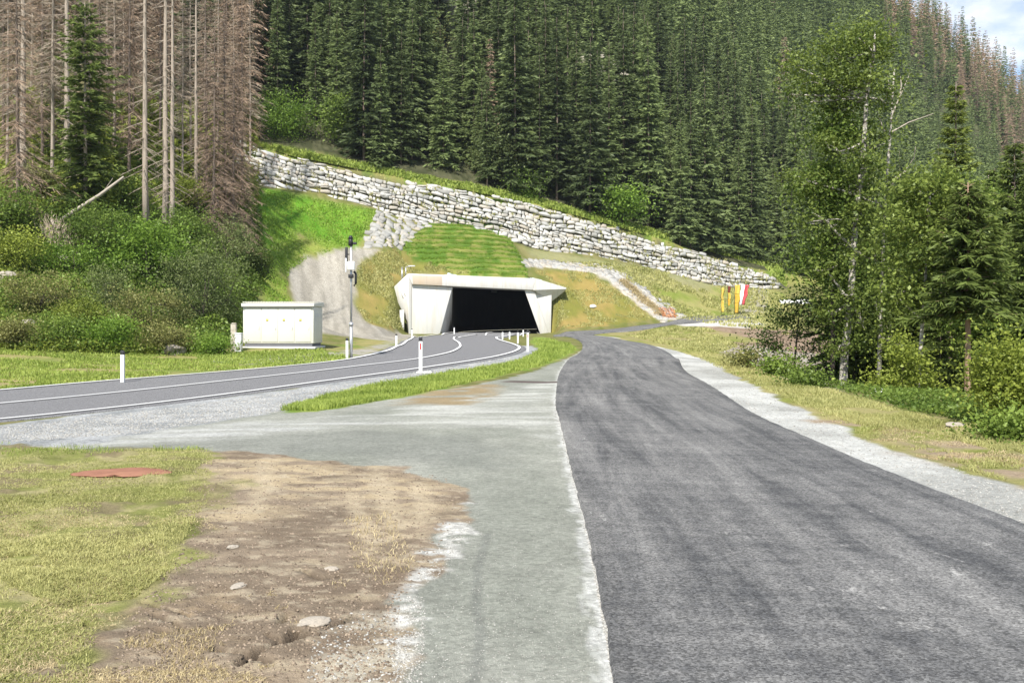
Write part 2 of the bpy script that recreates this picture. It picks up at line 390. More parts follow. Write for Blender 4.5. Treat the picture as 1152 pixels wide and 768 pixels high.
def mat_asphalt(name, base, dust, amount=1.0, streak=1.0, ripple=1.0):
    t = NT(name); uv = t.n('ShaderNodeTexCoord').outputs['UV']; v = geo_pos(t)
    a1 = t.noise(t.scale(uv, (.09, 2.0, 1)), 1.0, 7, .7, .5)      # long streaks along the road
    a2 = t.noise(t.scale(uv, (2.6, .28, 1)), 1.3, 5, .65, .4)       # roller ripples across
    a3 = t.noise(v, .55, 5, .6, .8)                                 # broad dusty patches
    a4 = t.noise(v, 6, 5, .75)
    f = t.noise(v, 95, 3, .85); vor = t.n('ShaderNodeTexVoronoi'); t.t.links.new(v, vor.inputs['Vector']); vor.inputs['Scale'].default_value = 75
    sc = t.n('ShaderNodeSeparateColor'); t.t.links.new(vor.outputs['Color'], sc.inputs[0])
    d = t.math('ADD', t.math('MULTIPLY', a1, .7 * streak), t.math('MULTIPLY', a2, .3 * ripple))
    mpr = t.n('ShaderNodeMapping'); t.t.links.new(uv, mpr.inputs['Vector']); mpr.inputs['Rotation'].default_value = (0, 0, .55); mpr.inputs['Scale'].default_value = (.22, 2.6, 1)
    a5 = t.noise(mpr.outputs[0], 1.0, 6, .7, .8); d = t.math('ADD', d, t.math('MULTIPLY', t.math('SUBTRACT', a5, .5), .55 * streak))
    d = t.math('ADD', d, t.math('ADD', t.math('MULTIPLY', a3, .3), t.math('MULTIPLY', a4, .35)))
    dd = t.ramp(d, .68, 1.02, 0.05, .72 * amount)
    spots = t.ramp(t.noise(t.scale(uv, (.9, 1.6, 1)), 1.7, 6, .75, .5), .62, .70, 0, .7 * amount)
    c = t.mix(dd, base, dust); c = t.mix(spots, c, tuple(min(1, x * 1.25) for x in dust))
    c = t.mix(1.0, c, t.mix(sc.outputs[0], (.5,)*3, (1.5,)*3), 'MULTIPLY')
    c = t.mix(1.0, c, t.mix(t.ramp(f, .3, .7), (.6,)*3, (1.4,)*3), 'MULTIPLY')
    h = t.math('ADD', t.math('MULTIPLY', f, .7), t.math('MULTIPLY', a2, .7 * ripple))
    return t.pbr(c, .88, .25, 0, t.bump(h, .55, .025))
M['asphalt_new'] = mat_asphalt('fresh dusty asphalt', (.064,.065,.067), (.30,.292,.275))
M['asphalt_main'] = mat_asphalt('grey asphalt', (.17,.168,.17), (.25,.245,.24), .6, .6, .2)
t = NT('road paint'); v = geo_pos(t); M['paint'] = t.pbr(t.mix(t.ramp(t.noise(v, 5, 6, .8), .55, .8, 0, .6), (.8,.8,.78), (.42,.41,.4)), .7, .3)

def mat_stone():
    t = NT('wall stone'); v = obj_co(t); a = t.attr('tint'); b = t.attr('warm')
    n = t.noise(v, 2.2, 6, .75); n2 = t.noise(v, 11, 5, .75)
    c = t.mix(a, (.27,.268,.25), (.58,.575,.55)); c = t.mix(t.math('MULTIPLY', b, .5), c, (.52,.42,.29))
    c = t.mix(t.ramp(n, .48, .68, 0, .7), c, (.24,.23,.195)); c = t.mix(t.ramp(n2, .56, .7, 0, .6), c, (.2,.18,.13))
    return t.pbr(c, .9, .2, 0, t.bump(n2, .6, .05))
M['stone'] = mat_stone()
M['rock'] = mat_simple('pale rock', (.36,.32,.265), .95, .15, 0, .3, 5, .8, (.3,.25,.19))
M['gravel_stone'] = mat_leaf('loose stones', (.2,.19,.17), (.46,.445,.41), 0.0, 0)
M['clod'] = mat_leaf('soil clods', (.10,.075,.055), (.3,.235,.175), 0.0, 0)
M['red_clay'] = mat_simple('red clay', (.28,.135,.09), .95, .1, 0, .35, 7, .8, (.36,.19,.12))
M['wood'] = mat_simple('bleached dead wood', (.4,.35,.29), .9, .1, 0, .3, 8)
print('T setup', time.time() - T0)
# ------------------------------------------------------------------ the ground: one sheet
def ring_grid():
    r = [0.6]; 
    while r[-1] < 14: r.append(r[-1] * 1.0045)
    while r[-1] < 60: r.append(r[-1] * 1.0062)
    while r[-1] < 900: r.append(r[-1] * 1.0085)
    r = np.array(r)
    fine = np.arange(-0.74, 0.74001, 0.0026); rest = np.linspace(0.74, 2 * math.pi - 0.74, 90)[1:-1]
    th = np.r_[fine, rest]
    return r, th
Rr, TH = ring_grid(); NR, NTH = len(Rr), len(TH)
RR, TT = np.meshgrid(Rr, TH, indexing='ij')
gxv = (RR * np.sin(TT)).ravel(); gyv = (RR * np.cos(TT)).ravel() - 1.5
gxv = np.r_[gxv, 0.0]; gyv = np.r_[gyv, -1.5]
gzv = zt(gxv, gyv)
NV = len(gxv); dist = np.hypot(gxv, gyv)
near = dist < 40

# polygons seen in the photograph, carried onto the ground where they lie
POLY = {}
def W(name, pts, step=8): POLY[name] = wpoly(pts, step); return POLY[name]
W('fg_dirt', [(228,506),(300,512),(380,520),(455,525),(500,540),(527,565),(512,590),(492,602),(508,620),(480,650),(452,668),(446,700),(462,740),(445,768),(440,860),(60,860),(60,690),(150,675),(195,650),(228,600),(215,560),(235,525)])
W('fg_grass', [(0,503),(60,503),(120,506),(180,503),(240,505),(232,530),(232,560),(215,590),(190,640),(150,668),(90,675),(60,720),(90,768),(100,860),(-900,860),(-500,520),(-200,505)])
W('fg_sand', [(232,512),(330,516),(420,528),(500,545),(520,565),(470,580),(400,560),(330,565),(250,590),(240,550)])
W('fg_pale', [(330,768),(345,720),(380,690),(440,690),(458,720),(445,768),(440,860),(320,860)])
W('clay', [(84,533),(100,529),(130,527),(170,527),(187,530),(165,534),(120,538),(88,538)])
W('chips', [(-500,500),(0,478),(150,459),(310,440),(440,420),(520,404),(575,396),(583,389),(600,389),(607,395),(596,407),(560,416),(480,432),(420,440),(340,455),(310,463),(200,480),(120,498),(60,502),(0,505),(-300,520)])
W('apron', [(-700,540),(0,478),(150,459),(310,441),(350,440),(440,440),(520,436),(560,428),(600,418),(650,398),(662,390),(668,396),(645,420),(640,450),(650,510),(670,560),(700,640),(725,768),(740,900),(330,900),(360,768),(330,700),(300,600),(260,560),(240,520),(240,505),(120,503),(0,508)])
W('apron_pale1', [(430,466),(520,452),(560,440),(626,428),(632,480),(640,505),(610,495),(560,482),(500,480),(450,478)])
W('apron_pale2', [(0,494),(110,497),(180,484),(300,474),(420,468),(440,474),(330,486),(230,494),(150,500),(110,505),(0,504)])
W('apron_dark', [(130,503),(250,492),(400,484),(520,490),(600,505),(560,530),(480,520),(380,513),(240,505)])
W('fg_white', [(452,668),(500,605),(530,565),(505,590),(535,600),(510,625),(475,660),(470,690),(462,740),(440,760),(446,700)])
W('median', [(316,461),(335,454),(380,443),(430,432),(500,420),(560,412),(594,402),(607,392),(596,384),(604,379),(618,382),(640,387),(650,391),(645,398),(610,412),(560,424),(520,433),(470,444),(420,453),(360,463),(325,465)])
W('median_brown', [(470,444),(520,433),(556,432),(556,448),(520,455),(440,456)])
W('shoulder', [(640,374),(668,377),(690,379),(720,386),(760,393),(800,405),(832,424),(900,458),(1000,502),(1152,546),(1500,640),(1500,760),(1152,600),(960,560),(850,510),(790,465),(745,420),(735,396),(710,389),(680,381),(655,377)])
W('verge_r', [(690,380),(760,388),(830,402),(880,425),(950,442),(1040,468),(1152,488),(1500,560),(1500,650),(1152,548),(1000,503),(900,459),(832,425),(800,407),(760,394),(720,386)])
W('verge_r_brown', [(930,470),(990,476),(1060,480),(1152,494),(1500,575),(1500,650),(1152,548),(1040,516),(960,486)])
W('verge_l', [(0,391),(120,398),(190,400),(250,396),(275,392),(360,392),(440,375),(470,378),(470,381),(440,391),(399,405),(300,414),(139,427),(0,440),(-300,470),(-300,400)])
W('verge_l_brown', [(0,405),(80,410),(160,418),(139,427),(0,440),(-200,460),(-200,410)])
W('track_l', [(240,400),(330,400),(400,393),(440,384),(462,378),(466,381),(440,391),(399,403),(300,410),(230,408)])
W('path', [(440,373),(410,362),(398,340),(400,312),(404,296),(425,283),(440,278),(408,277),(375,282),(345,292),(328,304),(324,315),(330,335),(338,352),(350,372),(380,377),(440,384),(470,378)])
W('lush_l', [(285,210),(350,222),(425,236),(410,268),(400,274),(330,264),(300,275),(290,262)])
W('lush_l2', [(288,262),(400,272),(410,278),(345,292),(326,304),(322,330),(330,345),(300,345),(290,320)])
W('dry_l', [(402,300),(425,284),(450,282),(500,300),(540,308),(462,306),(440,325),(446,350),(455,373),(440,373),(412,362),(398,340)])
W('dry_r', [(600,303),(660,306),(690,322),(735,358),(690,366),(620,371),(617,340),(636,325)])
W('meadow_r', [(590,280),(680,294),(760,310),(870,326),(900,340),(900,380),(770,362),(757,355),(720,325),(690,305),(620,295)])
W('meadow_pale', [(590,278),(680,294),(760,308),(805,320),(800,328),(740,322),(680,308),(600,290)])
W('chan', [(590,293),(640,296),(688,302),(712,318),(764,360),(742,361),(700,328),(668,306),(620,301),(590,299)])
W('flag_path', [(845,325),(866,327),(862,350),(840,362),(828,360),(838,345)])
W('flag_gravel', [(757,360),(790,356),(815,356),(850,360),(870,366),(840,369),(800,367),(766,367)])
W('brown_r', [(780,366),(850,368),(930,374),(940,420),(880,415),(840,404),(800,392),(830,385),(870,385),(820,374)])
W('debris_r', [(800,392),(840,388),(920,398),(940,440),(890,428),(850,408)])
W('bank_r', [(660,376),(766,366),(830,372),(880,386),(800,388),(840,402),(800,404),(760,392),(720,385)])
STRIP = W('strip', [(447,283),(460,268),(487,248),(530,251),(566,258),(582,282),(594,306),(592,313),(545,312),(500,303),(470,292)])
print('T polys', time.time() - T0)

def C(*c): return np.array(c, float)
nx, ny = gxv, gyv
wl = np.interp(nx, WX, WY)
nlow = fbm(nx * .35, ny * .35, 1, 5); nmid = fbm(nx * 1.7, ny * 1.7, 2, 5); nfine = fbm(nx * 9, ny * 9, 3, 4)
col = np.zeros((NV, 3)); gravel = np.zeros(NV); grassy = np.ones(NV)
col[:] = C(.15,.155,.045)
def paint(m, c, g=None, gr=None):
    global col, gravel, grassy
    m = np.clip(m, 0, 1); col += (c - col) * m[:, None] if np.ndim(c) == 1 else (c - col) * m[:, None]
    if g is not None: gravel += (g - gravel) * m
    if gr is not None: grassy += (gr - grassy) * m
def two(a, b, n): n = np.clip(n, 0, 1)[:, None]; return a * (1 - n) + b * n
def ct(n, lo=.35, hi=.65): return sstep(lo, hi, n)
# generic meadow, hillside undergrowth, forest floor
paint(np.ones(NV), two(C(.12,.135,.035), C(.19,.175,.07), ct(nmid)))
paint(sstep(-10, -15, nx) * sstep(41, 47, ny) * sstep(110, 100, nx * 0 + ny) * sstep(-17.5, -19.5, nx + (ny - 64) * .09), two(C(.06,.075,.022), C(.15,.13,.06), ct(nmid)), 0)
forest = sstep(1.2, 3.0, ny - wl)
paint(forest, two(C(.04,.045,.02), C(.085,.085,.045), ct(nmid)), 0)
edge = sstep(1.2, 1.6, ny - wl) * (1 - sstep(3.0, 5.0, ny - wl))
paint(edge, two(C(.14,.2,.03), C(.24,.23,.07), ct(nmid)), 0)
paint(sstep(.2, .4, ny - wl) * (1 - sstep(1.4, 1.9, ny - wl)) * (nx > -46) * (nx < 36), C(.07,.066,.055), 0, 0)
paint(sstep(11, 14, nx) * sstep(14, 18, ny) * (ny < 75) * sstep(8.5, 12, nx), two(C(.06,.055,.03), C(.1,.085,.05), nmid), 0)
def pm(name, w=.12, amp=.2, fr=1.2, seed=0): return mask(POLY[name], nx, ny, w, amp, fr, seed)
paint(pm('verge_l', .3, .5), two(C(.16,.2,.045), C(.27,.24,.095), ct(nlow * .6 + nmid * .5, .42, .68)))
paint(pm('verge_l_brown', .8, .9, .6) * ct(nmid, .3, .6) * .7, C(.31,.25,.13))
paint(pm('track_l', .25, .7, .8) * ct(nmid, .32, .5), two(C(.27,.25,.2), C(.36,.34,.3), nfine), .8, 0)
paint(pm('lush_l2', .8, 1.2, .5), two(C(.15,.235,.03), C(.235,.26,.06), ct(nlow * .6 + nmid * .4)))
paint(pm('lush_l', .7, .9, .5), two(C(.08,.2,.014), C(.15,.27,.03), ct(nmid * .5 + nlow * .5)))
paint(pm('dry_l', .25, .5, .8), two(C(.165,.165,.04), C(.27,.205,.07), ct(nlow * .7 + nmid * .3, .36, .62)))
paint(pm('dry_r', .25, .4, .8), two(C(.16,.16,.035), C(.265,.2,.065), ct(nlow * .7 + nmid * .3, .36, .62)))
ptr = fbm(nx * 2.2 + ny * .5, ny * .12, 10, 5)
paint(pm('path', .3, .5, .8), two(C(.26,.24,.2), C(.35,.325,.275), ct(ptr, .35, .65)), 1, 0)
paint(pm('meadow_r', .4, .8, .6), two(C(.165,.2,.04), C(.27,.25,.095), ct(nlow * .6 + nmid * .4)))
paint(pm('meadow_pale', .8, .9, .6) * .7, two(C(.27,.25,.16), C(.2,.2,.09), nmid))
paint(pm('flag_path', .4, .5), C(.28,.26,.2), .6, 0)
paint(pm('bank_r', .4, .7), two(C(.165,.19,.04), C(.28,.24,.11), ct(nlow * .6 + nmid * .5)))
paint(pm('brown_r', .5, .8), two(C(.19,.135,.09), C(.27,.2,.14), ct(nmid)), .2, 0)
paint(pm('debris_r', .6, 1.0) * ct(nmid, .3, .6), C(.33,.3,.24), .6, 0)
paint(pm('flag_gravel', .5, .6), C(.48,.46,.43), .8, 0)
paint(pm('chan', .2, .35), two(C(.36,.32,.27), C(.44,.41,.37), nmid), .9, 0)
paint(pm('strip', .3, .3), C(.05,.11,.012))
# apron, shoulders
apn = ct(fbm(nx * .9, ny * .35, 21, 5), .35, .68)
paint(pm('apron', .06, .22, 1.6), two(C(.235,.243,.205), C(.305,.308,.265), apn), .5, 0)
paint(pm('apron_dark', .5, .7, .9) * .6, C(.2,.207,.183), .45, 0)
streak = ct(fbm(nx * .45, ny * 2.6, 33, 5), .36, .62)
paint(pm('apron_pale1', .35, .7, .8) * (.25 + .75 * streak), C(.43,.43,.39), .5, 0)
paint(pm('apron_pale2', .5, .6, .7) * (.3 + .7 * streak), C(.43,.43,.405), .6, 0)
paint(pm('chips', .15, .35, 1.2), two(C(.25,.26,.26), C(.36,.365,.36), ct(nmid, .3, .7)), 1, 0)
paint(pm('shoulder', .08, .22, 1.3), two(C(.32,.32,.295), C(.47,.47,.44), ct(fbm(nx * .6, ny * .5, 41, 5), .3, .65)), .5, 0)
paint(pm('median', .08, .3, 1.4), two(C(.14,.22,.03), C(.22,.26,.06), ct(nmid)), 0, 1)
paint(pm('median_brown', .3, .5) * ct(nmid + .12), C(.28,.22,.13), .3, 0)
paint(pm('verge_r', .08, .3, 1.4), two(C(.18,.2,.045), C(.29,.26,.11), ct(nmid * .6 + nlow * .5)), 0, 1)
paint(pm('verge_r_brown', .3, .9, 1.0) * ct(nmid + .08), two(C(.24,.18,.12), C(.34,.27,.185), nfine), .2, .3)
# foreground
dirtn = fbm(nx * 1.2, ny * 2.2, 51, 5)
D = two(C(.19,.148,.105), C(.265,.21,.15), ct(dirtn, .3, .65))
D = two(D, C(.36,.295,.2), ct(fbm(nx * 2.2, ny * 5.0, 57, 5), .57, .68) * .8)
m_dirt = pm('fg_dirt', .04, .3, 1.8)
paint(m_dirt, D, .12, 0)
m_sand = pm('fg_sand', .3, .6, 1.0) * m_dirt
paint(m_sand * ct(fbm(nx * 1.6, ny * 4.2, 61, 5), .42, .58), C(.40,.32,.205), .15, 0)
paint(pm('fg_pale', .1, .35, 2.0) * ct(fbm(nx * 2.6, ny * 3.2, 67, 5), .4, .56), C(.4,.36,.28), .35, 0)
for tr, wd_ in (([(424,522),(430,545),(437,570),(448,602)], .09), ([(396,555),(404,578),(414,600),(428,628)], .07), ([(300,520),(296,550),(280,575)], .08), ([(470,545),(480,570),(470,600)], .08)):
    wt = hit(*np.array(densify(tr, 6, False)).T)[:, :2]
    paint(sstep(wd_ * 1.8, wd_ * .4, pline_dist(wt, nx, ny, 1) + (fbm(nx * 7, ny * 7, 63, 3) - .5) * .16) * m_dirt * .8, C(.42,.345,.235), .1, 0)
dark = ct(fbm(nx * 3.3, ny * 5.5, 65, 5), .56, .7) * m_dirt * (1 - m_sand)
paint(dark * .6, C(.15,.112,.08), .1, 0)
paint(m_dirt * ct(fbm(nx * 8, ny * 12, 66, 4), .6, .72) * .6, C(.42,.355,.255), .2, 0)
m_white = pm('fg_white', .05, .28, 2.2)
paint(m_white * ct(fbm(nx * 5, ny * 9, 69, 4), .43, .55), C(.5,.49,.45), .9, 0)
ty = hit(*np.array(densify([(548,600),(537,640),(536,680),(541,715),(534,768),(528,840)], 6, False)).T)[:, :2]
paint(sstep(.05, .01, pline_dist(ty, nx, ny, 1)) * .5, C(.15,.155,.14), .4, 0)
m_grass = pm('fg_grass', .25, .8, 2.2)
gcol = two(C(.19,.2,.06), C(.32,.285,.14), ct(nmid * .6 + nfine * .4, .4, .62))
paint(mask(wpoly([(-300,640),(60,640),(150,672),(230,690),(280,768),(290,860),(-400,860)]), nx, ny, .3, .7, 1.2, 0) * ct(nmid * .7 + nfine * .3, .36, .56) * .8, C(.33,.25,.155), .05, .5)
bare = ct(fbm(nx * 1.4, ny * 1.9, 71, 5), .56, .66)
paint(m_grass, gcol, 0, 1)
paint(m_grass * bare * .7, C(.19,.145,.095), .1, .2)
# loose pale grit along the left edge of the fresh asphalt
EDGE_L = hit(*np.array([(695,768),(684,705),(676,660),(668,620),(655,565),(640,510),(630,470),(626,450),(630,420),(640,405),(655,395)], float).T)[:, :2]
dl = pline_dist(EDGE_L, nx, ny, 2)
paint(sstep(.13, .01, dl + (fbm(nx * 18, ny * 6, 77, 4) - .5) * .2) * (ny > 3) * (ny < 56), C(.5,.5,.47), .7, 0)
# darker band: old asphalt joint across the apron
JO = hit(*np.array([(578,429),(612,430),(650,429)], float).T)[:, :2]
paint(sstep(.45, .2, pline_dist(JO, nx, ny)), C(.10,.075,.07), .4, 0)
paint(np.clip(mask(POLY['clay'], nx, ny, .12, .12), 0, 1), C(.3,.17,.1), .2, 0)

# small relief: clods, cracks with a lip, wheel ruts
relief = np.zeros(NV); k = near
relief[k] += m_dirt[k] * ((fbm(nx[k] * 3.2, ny[k] * 3.2, 81, 5) - .5) * .014 + (fbm(nx[k] * 14, ny[k] * 14, 83, 3) - .5) * .022)
relief[k] += m_grass[k] * ((fbm(nx[k] * 2.1, ny[k] * 2.1, 85, 5) - .5) * .12 + (fbm(nx[k] * 12, ny[k] * 12, 86, 3) - .5) * .03)
cracks = [[(300,716),(320,724),(345,716),(375,704),(400,694),(415,700)], [(245,730),(262,734),(280,738),(300,730),(335,712)], [(268,748),(280,740),(300,744)],
          [(160,676),(180,684),(200,690),(215,694)], [(175,694),(195,702),(210,712)], [(205,592),(232,590)], [(340,642),(360,652),(385,648)], [(95,700),(120,706),(150,705),(200,716)],
          [(365,520),(380,522),(400,521)], [(430,590),(445,588)], [(315,702),(325,690),(340,688)]]
for cr in cracks:
    w = hit(*np.array(densify(cr, 6, False)).T)[:, :2]
    dd = pline_dist(w, nx, ny, 1) + (fbm(nx * 9, ny * 9, 91, 3) - .5) * .05
    s = sstep(.026, .005, dd)
    relief -= s * .045; relief += sstep(.22, .05, dd) * (1 - s) * .008
    paint(s * .95, C(.06,.046,.034), 0, 0)  # crevice shade painted as dark colour along the cracks
holes = [(318,690,.04)]
for hx, hy, hr in holes:
    w = hit1(hx, hy); dd = np.hypot(nx - w[0], (ny - w[1])) + (nfine - .5) * .2
    relief -= sstep(hr, hr * .3, dd) * .035
relief[k] += (pm('shoulder', .1, .1)[k]) * (fbm(nx[k] * 3, ny[k] * 3, 95, 4) - .5) * .035
relief[k] += (pm('verge_r', .3, .2)[k]) * (fbm(nx[k] * 1.6, ny[k] * 1.6, 96, 4) - .5) * .12
relief *= 1 - mask(POLY['clay'], nx, ny, .25, .0)
gzv = gzv + relief
lump = (fbm(nx * .6, ny * .6, 99, 4) - .5)
gzv += lump * .5 * forest + lump * .35 * sstep(-12, -16, nx) * sstep(44, 52, ny) * (1 - forest)
col *= (0.86 + .28 * fbm(nx * 4.3, ny * 4.3, 101, 4))[:, None]
col = np.clip(col, .01, .9)
def zg(x, y):
    """height of the built ground sheet, small relief included"""
    x = np.asarray(x, float); y = np.asarray(y, float); r = np.hypot(x, y + 1.5); th = np.arctan2(x, y + 1.5); th = np.where(th < TH[0], th + 2 * math.pi, th)
    i = np.clip(np.searchsorted(Rr, r) - 1, 0, NR - 2); j = np.clip(np.searchsorted(TH, th) - 1, 0, NTH - 2)
    fi = np.clip((r - Rr[i]) / (Rr[i+1] - Rr[i]), 0, 1); fj = np.clip((th - TH[j]) / (TH[j+1] - TH[j]), 0, 1); Z = gzv[:NR * NTH].reshape(NR, NTH)
    return (Z[i, j] * (1 - fj) + Z[i, j+1] * fj) * (1 - fi) + (Z[i+1, j] * (1 - fj) + Z[i+1, j+1] * fj) * fi
# faces
idx = np.arange(NR * NTH).reshape(NR, NTH)
a = idx[:-1]; b = idx[1:]; a2 = np.roll(a, -1, 1); b2 = np.roll(b, -1, 1)
Q = np.stack([a, b, b2, a2], -1).reshape(-1, 4)[:, ::-1]
cx = gxv[Q].mean(1); cy = gyv[Q].mean(1)
TXL, TXR = -6.75, 2.95
keep = ~((cx > TXL - .3) & (cx < TXR + .25) & (cy > 101.2) & (cy < 107.6))
Q = Q[keep]
ctr = np.stack([idx[0], np.roll(idx[0], -1), np.full(NTH, NV - 1)], -1)[:, ::-1]
g_me = npmesh('ground', np.c_[gxv, gyv, gzv], [Q, ctr], M['ground'], {'gravel': gravel, 'grassy': grassy}, col, smooth=True)
ground = tag(link('ground', g_me), kind='structure')
print('T ground', time.time() - T0, NV)

# ------------------------------------------------------------------ roads
def zroad(x, y):
    z = zt(x, y); cor = (x > -8) & (x < 4) & (y > 98)
    return np.where(cor, np.minimum(z, .25 + (np.minimum(y, 103) - 80) * .007), z)
def resample(pts, n):
    pts = np.asarray(pts, float)
    # catmull-rom through the points, then even spacing biased to the near end
    p = np.vstack([2 * pts[0] - pts[1], pts, 2 * pts[-1] - pts[-2]]); out = []
    for i in range(1, len(p) - 2):
        for t in np.linspace(0, 1, 24, endpoint=False):
            out.append(.5 * ((2 * p[i]) + (-p[i-1] + p[i+1]) * t + (2 * p[i-1] - 5 * p[i] + 4 * p[i+1] - p[i+2]) * t * t + (-p[i-1] + 3 * p[i] - 3 * p[i+1] + p[i+2]) * t ** 3))
    out.append(p[-2]); out = np.array(out)
    s = np.r_[0, np.cumsum(np.hypot(*np.diff(out, axis=0).T))]
    u = np.linspace(0, 1, n) ** 1.6 * s[-1]
    return np.c_[np.interp(u, s, out[:, 0]), np.interp(u, s, out[:, 1])], u
def ribbon(name, L, R, n, m, off, mat, jit=0.0, skirt=.05, kind='structure', far=.0006):
    l, u = resample(L, n); r, _ = resample(R, n); f = np.linspace(0, 1, m)
    X = l[:, None] * (1 - f[None, :, None]) + r[:, None] * f[None, :, None]
    wd = np.hypot(*(r - l).T)
    if jit:
        dr = (r - l) / wd[:, None]
        jl = (fbm(u * 6, u * 0, 5, 5) - .5) * jit; jr = (fbm(u * 6, u * 0 + 9, 6, 5) - .5) * jit
        X[:, 0] += dr * jl[:, None]; X[:, -1] += dr * jr[:, None]
    x = X[..., 0].ravel(); y = X[..., 1].ravel()
    z = zroad(x, y) + off + far * np.hypot(x, y)
    V = np.c_[x, y, z]; uv = np.c_[np.repeat(u, m), (f[None] * wd[:, None]).ravel()]
    I = np.arange(n * m).reshape(n, m)
    Qd = np.stack([I[:-1, :-1], I[:-1, 1:], I[1:, 1:], I[1:, :-1]], -1).reshape(-1, 4)
    if skirt:
        for e, sgn in ((0, 1), (m - 1, -1)):
            base = len(V); dv = (l - r) / wd[:, None] * (1 if e == 0 else -1) * skirt * .8
            Vs = V[I[:, e]].copy(); Vs[:, 0] += dv[:, 0]; Vs[:, 1] += dv[:, 1]; Vs[:, 2] -= skirt + off
            V = np.vstack([V, Vs]); uv = np.vstack([uv, uv[I[:, e]]])
            J = base + np.arange(n); q = np.stack([I[:-1, e], I[1:, e], J[1:], J[:-1]], -1)
            Qd = np.vstack([Qd, q if e == 0 else q[:, ::-1]])
    me = npmesh(name, V, [Qd], mat, uv=uv, smooth=True)
    return tag(link(name, me), kind=kind)
def px2w(l): return hit(*np.array(l, float).T)[:, :2]
newL = [(.05,-4),(.32,1.5)] + [tuple(v) for v in px2w([(695,768),(668,620),(651,555),(640,510),(630,470),(626,450),(630,420),(640,405)])] + [(3.8,54),(4.6,66),(4.5,74),(3.9,82),(3.7,89),(4.6,94.5),(7.5,96.2),(10.8,96.8),(17.8,103.2),(24,107.5)]
newR = [(4.0,-4),(4.05,1.5)] + [tuple(v) for v in px2w([(1151,592),(1020,541),(915,497),(832,457),(769,416)])] + [(7.6,46),(8.5,55),(8.4,65),(7.5,74),(6.9,80),(6.9,84.5),(8.6,88),(11.2,89.8),(16.8,96.5),(25,103)]
# cross-match stations: both edges resampled by their own normalised length, so place R beside L
ribbon('asphalt_road', newL, newR, 420, 18, .022, M['asphalt_new'], jit=.035)
mFar = [(-40,-12)] + [(-21,11.5)] + [(-13.3,26)] + [(-10.3,31.5),(-7.9,37.5),(-6.5,43),(-6.0,48),(-6.3,55),(-6.6,62),(-7.2,71),(-7.5,80),(-7.0,90),(-6.3,99),(-5.9,104)]
mNear = [(-33,-19)] + [(-15.8,7)] + [(-9.3,18)] + [(-6.2,24.5),(-3.2,33),(-1.2,40.5),(-.13,48),(.4,55),(.15,61),(-1.05,70),(-.95,80),(0,90),(1.3,99),(1.9,104)]
mFar = np.array(mFar, float); mNear = np.array(mNear, float); mCen = (mFar + mNear) / 2
dirv = (mFar - mNear) / np.linalg.norm(mFar - mNear, axis=1)[:, None]
outf = np.full((len(mFar), 1), .35); outf[-3:] = .05
ribbon('main_road', mFar + dirv * outf, mNear - dirv * outf, 520, 28, .015, M['asphalt_main'], jit=.04)
def line(name, c, w, off=.026):
    w = np.broadcast_to(w, (len(c),))[:, None]
    return ribbon(name, c + dirv * w / 2, c - dirv * w / 2, 520, 2, off, M['paint'], 0, 0, far=.0013)
line('road_edge_line', mFar, .15); line('road_edge_line', mNear, .15); line('road_centre_line', mCen, .13)
print('T roads', time.time() - T0)
# ------------------------------------------------------------------ masonry wall of boulders
def stone_shape(rng, nu=6, nv=5):
    """unit boulder face: grid (nu x nv) of (u, v, depth)"""
    gu = np.array([-1, -.92, -.3, .3, .92, 1]); gv = np.array([-1, -.88, 0, .88, 1]); u, v = np.meshgrid(gu, gv, indexing='ij')
    k = rng.uniform(.9, 1.0)                       # squareness
    uu = u * np.sqrt(1 - (1 - k) * v * v); vv = v * np.sqrt(1 - (1 - k) * u * u)
    ph = rng.uniform(0, 6.28, 3); ang = np.arctan2(vv, uu)
    rad = 1 + .05 * np.sin(2 * ang + ph[0]) + .07 * np.sin(3 * ang + ph[1]) + .07 * np.sin(5 * ang + ph[2])
    r = np.maximum(abs(u), abs(v))
    dep = np.where(r > .95, -.55, .9) + rng.normal(0, .2, u.shape) * (r < .95) + (uu * rng.normal(0, .22) + vv * rng.normal(0, .22)) * (r < .95)
    q = np.sign(rng.normal(size=4)) * (rng.random(4) < .5) * rng.uniform(.1, .35, 4)   # clipped corners make them angular
    for (su, sv), c in zip(((1,1),(1,-1),(-1,1),(-1,-1)), abs(q)):
        m = (u * su > .8) & (v * sv > .75); uu = np.where(m, uu * (1 - c), uu); vv = np.where(m, vv * (1 - c * .6), vv)
    return uu * rad, vv * rad, dep
def stone_faces(nu=6, nv=5):
    I = np.arange(nu * nv).reshape(nu, nv)
    return np.stack([I[:-1, :-1], I[1:, :-1], I[1:, 1:], I[:-1, 1:]], -1).reshape(-1, 4)
SF = stone_faces()
class StoneBin:
    def __init__(s): s.V = []; s.Fc = []; s.t = []; s.w = []; s.n = 0
    def add(s, V, rng, warm=None, tmax=1.0):
        s.V.append(V); s.Fc.append(SF + s.n); s.n += len(V)
        s.t.append(np.full(len(V), tmax * rng.uniform(0, 1) ** .8)); s.w.append(np.full(len(V), rng.uniform(0, 1) ** 3 if warm is None else warm))
    def mesh(s, name, mat): return npmesh(name, np.concatenate(s.V), [np.concatenate(s.Fc)], mat, {'tint': np.concatenate(s.t), 'warm': np.concatenate(s.w)})
WPX = np.array([262, 285, 330, 350, 400, 430, 490, 560, 600, 678, 756, 808, 850, 878.])
WBT = np.array([199, 205, 216, 222, 232, 238, 251, 268, 278, 293, 308, 319, 324, 326.])
WTP = np.array([158, 165, 178, 182, 193, 199, 210, 224, 232, 252, 275, 291, 303, 317.])
WD = np.interp(WPX, [262, 285, 430, 490, 600, 756, 878], [112, 112, 114, 115, 117, 122, 128.3])
rng = np.random.default_rng(5)
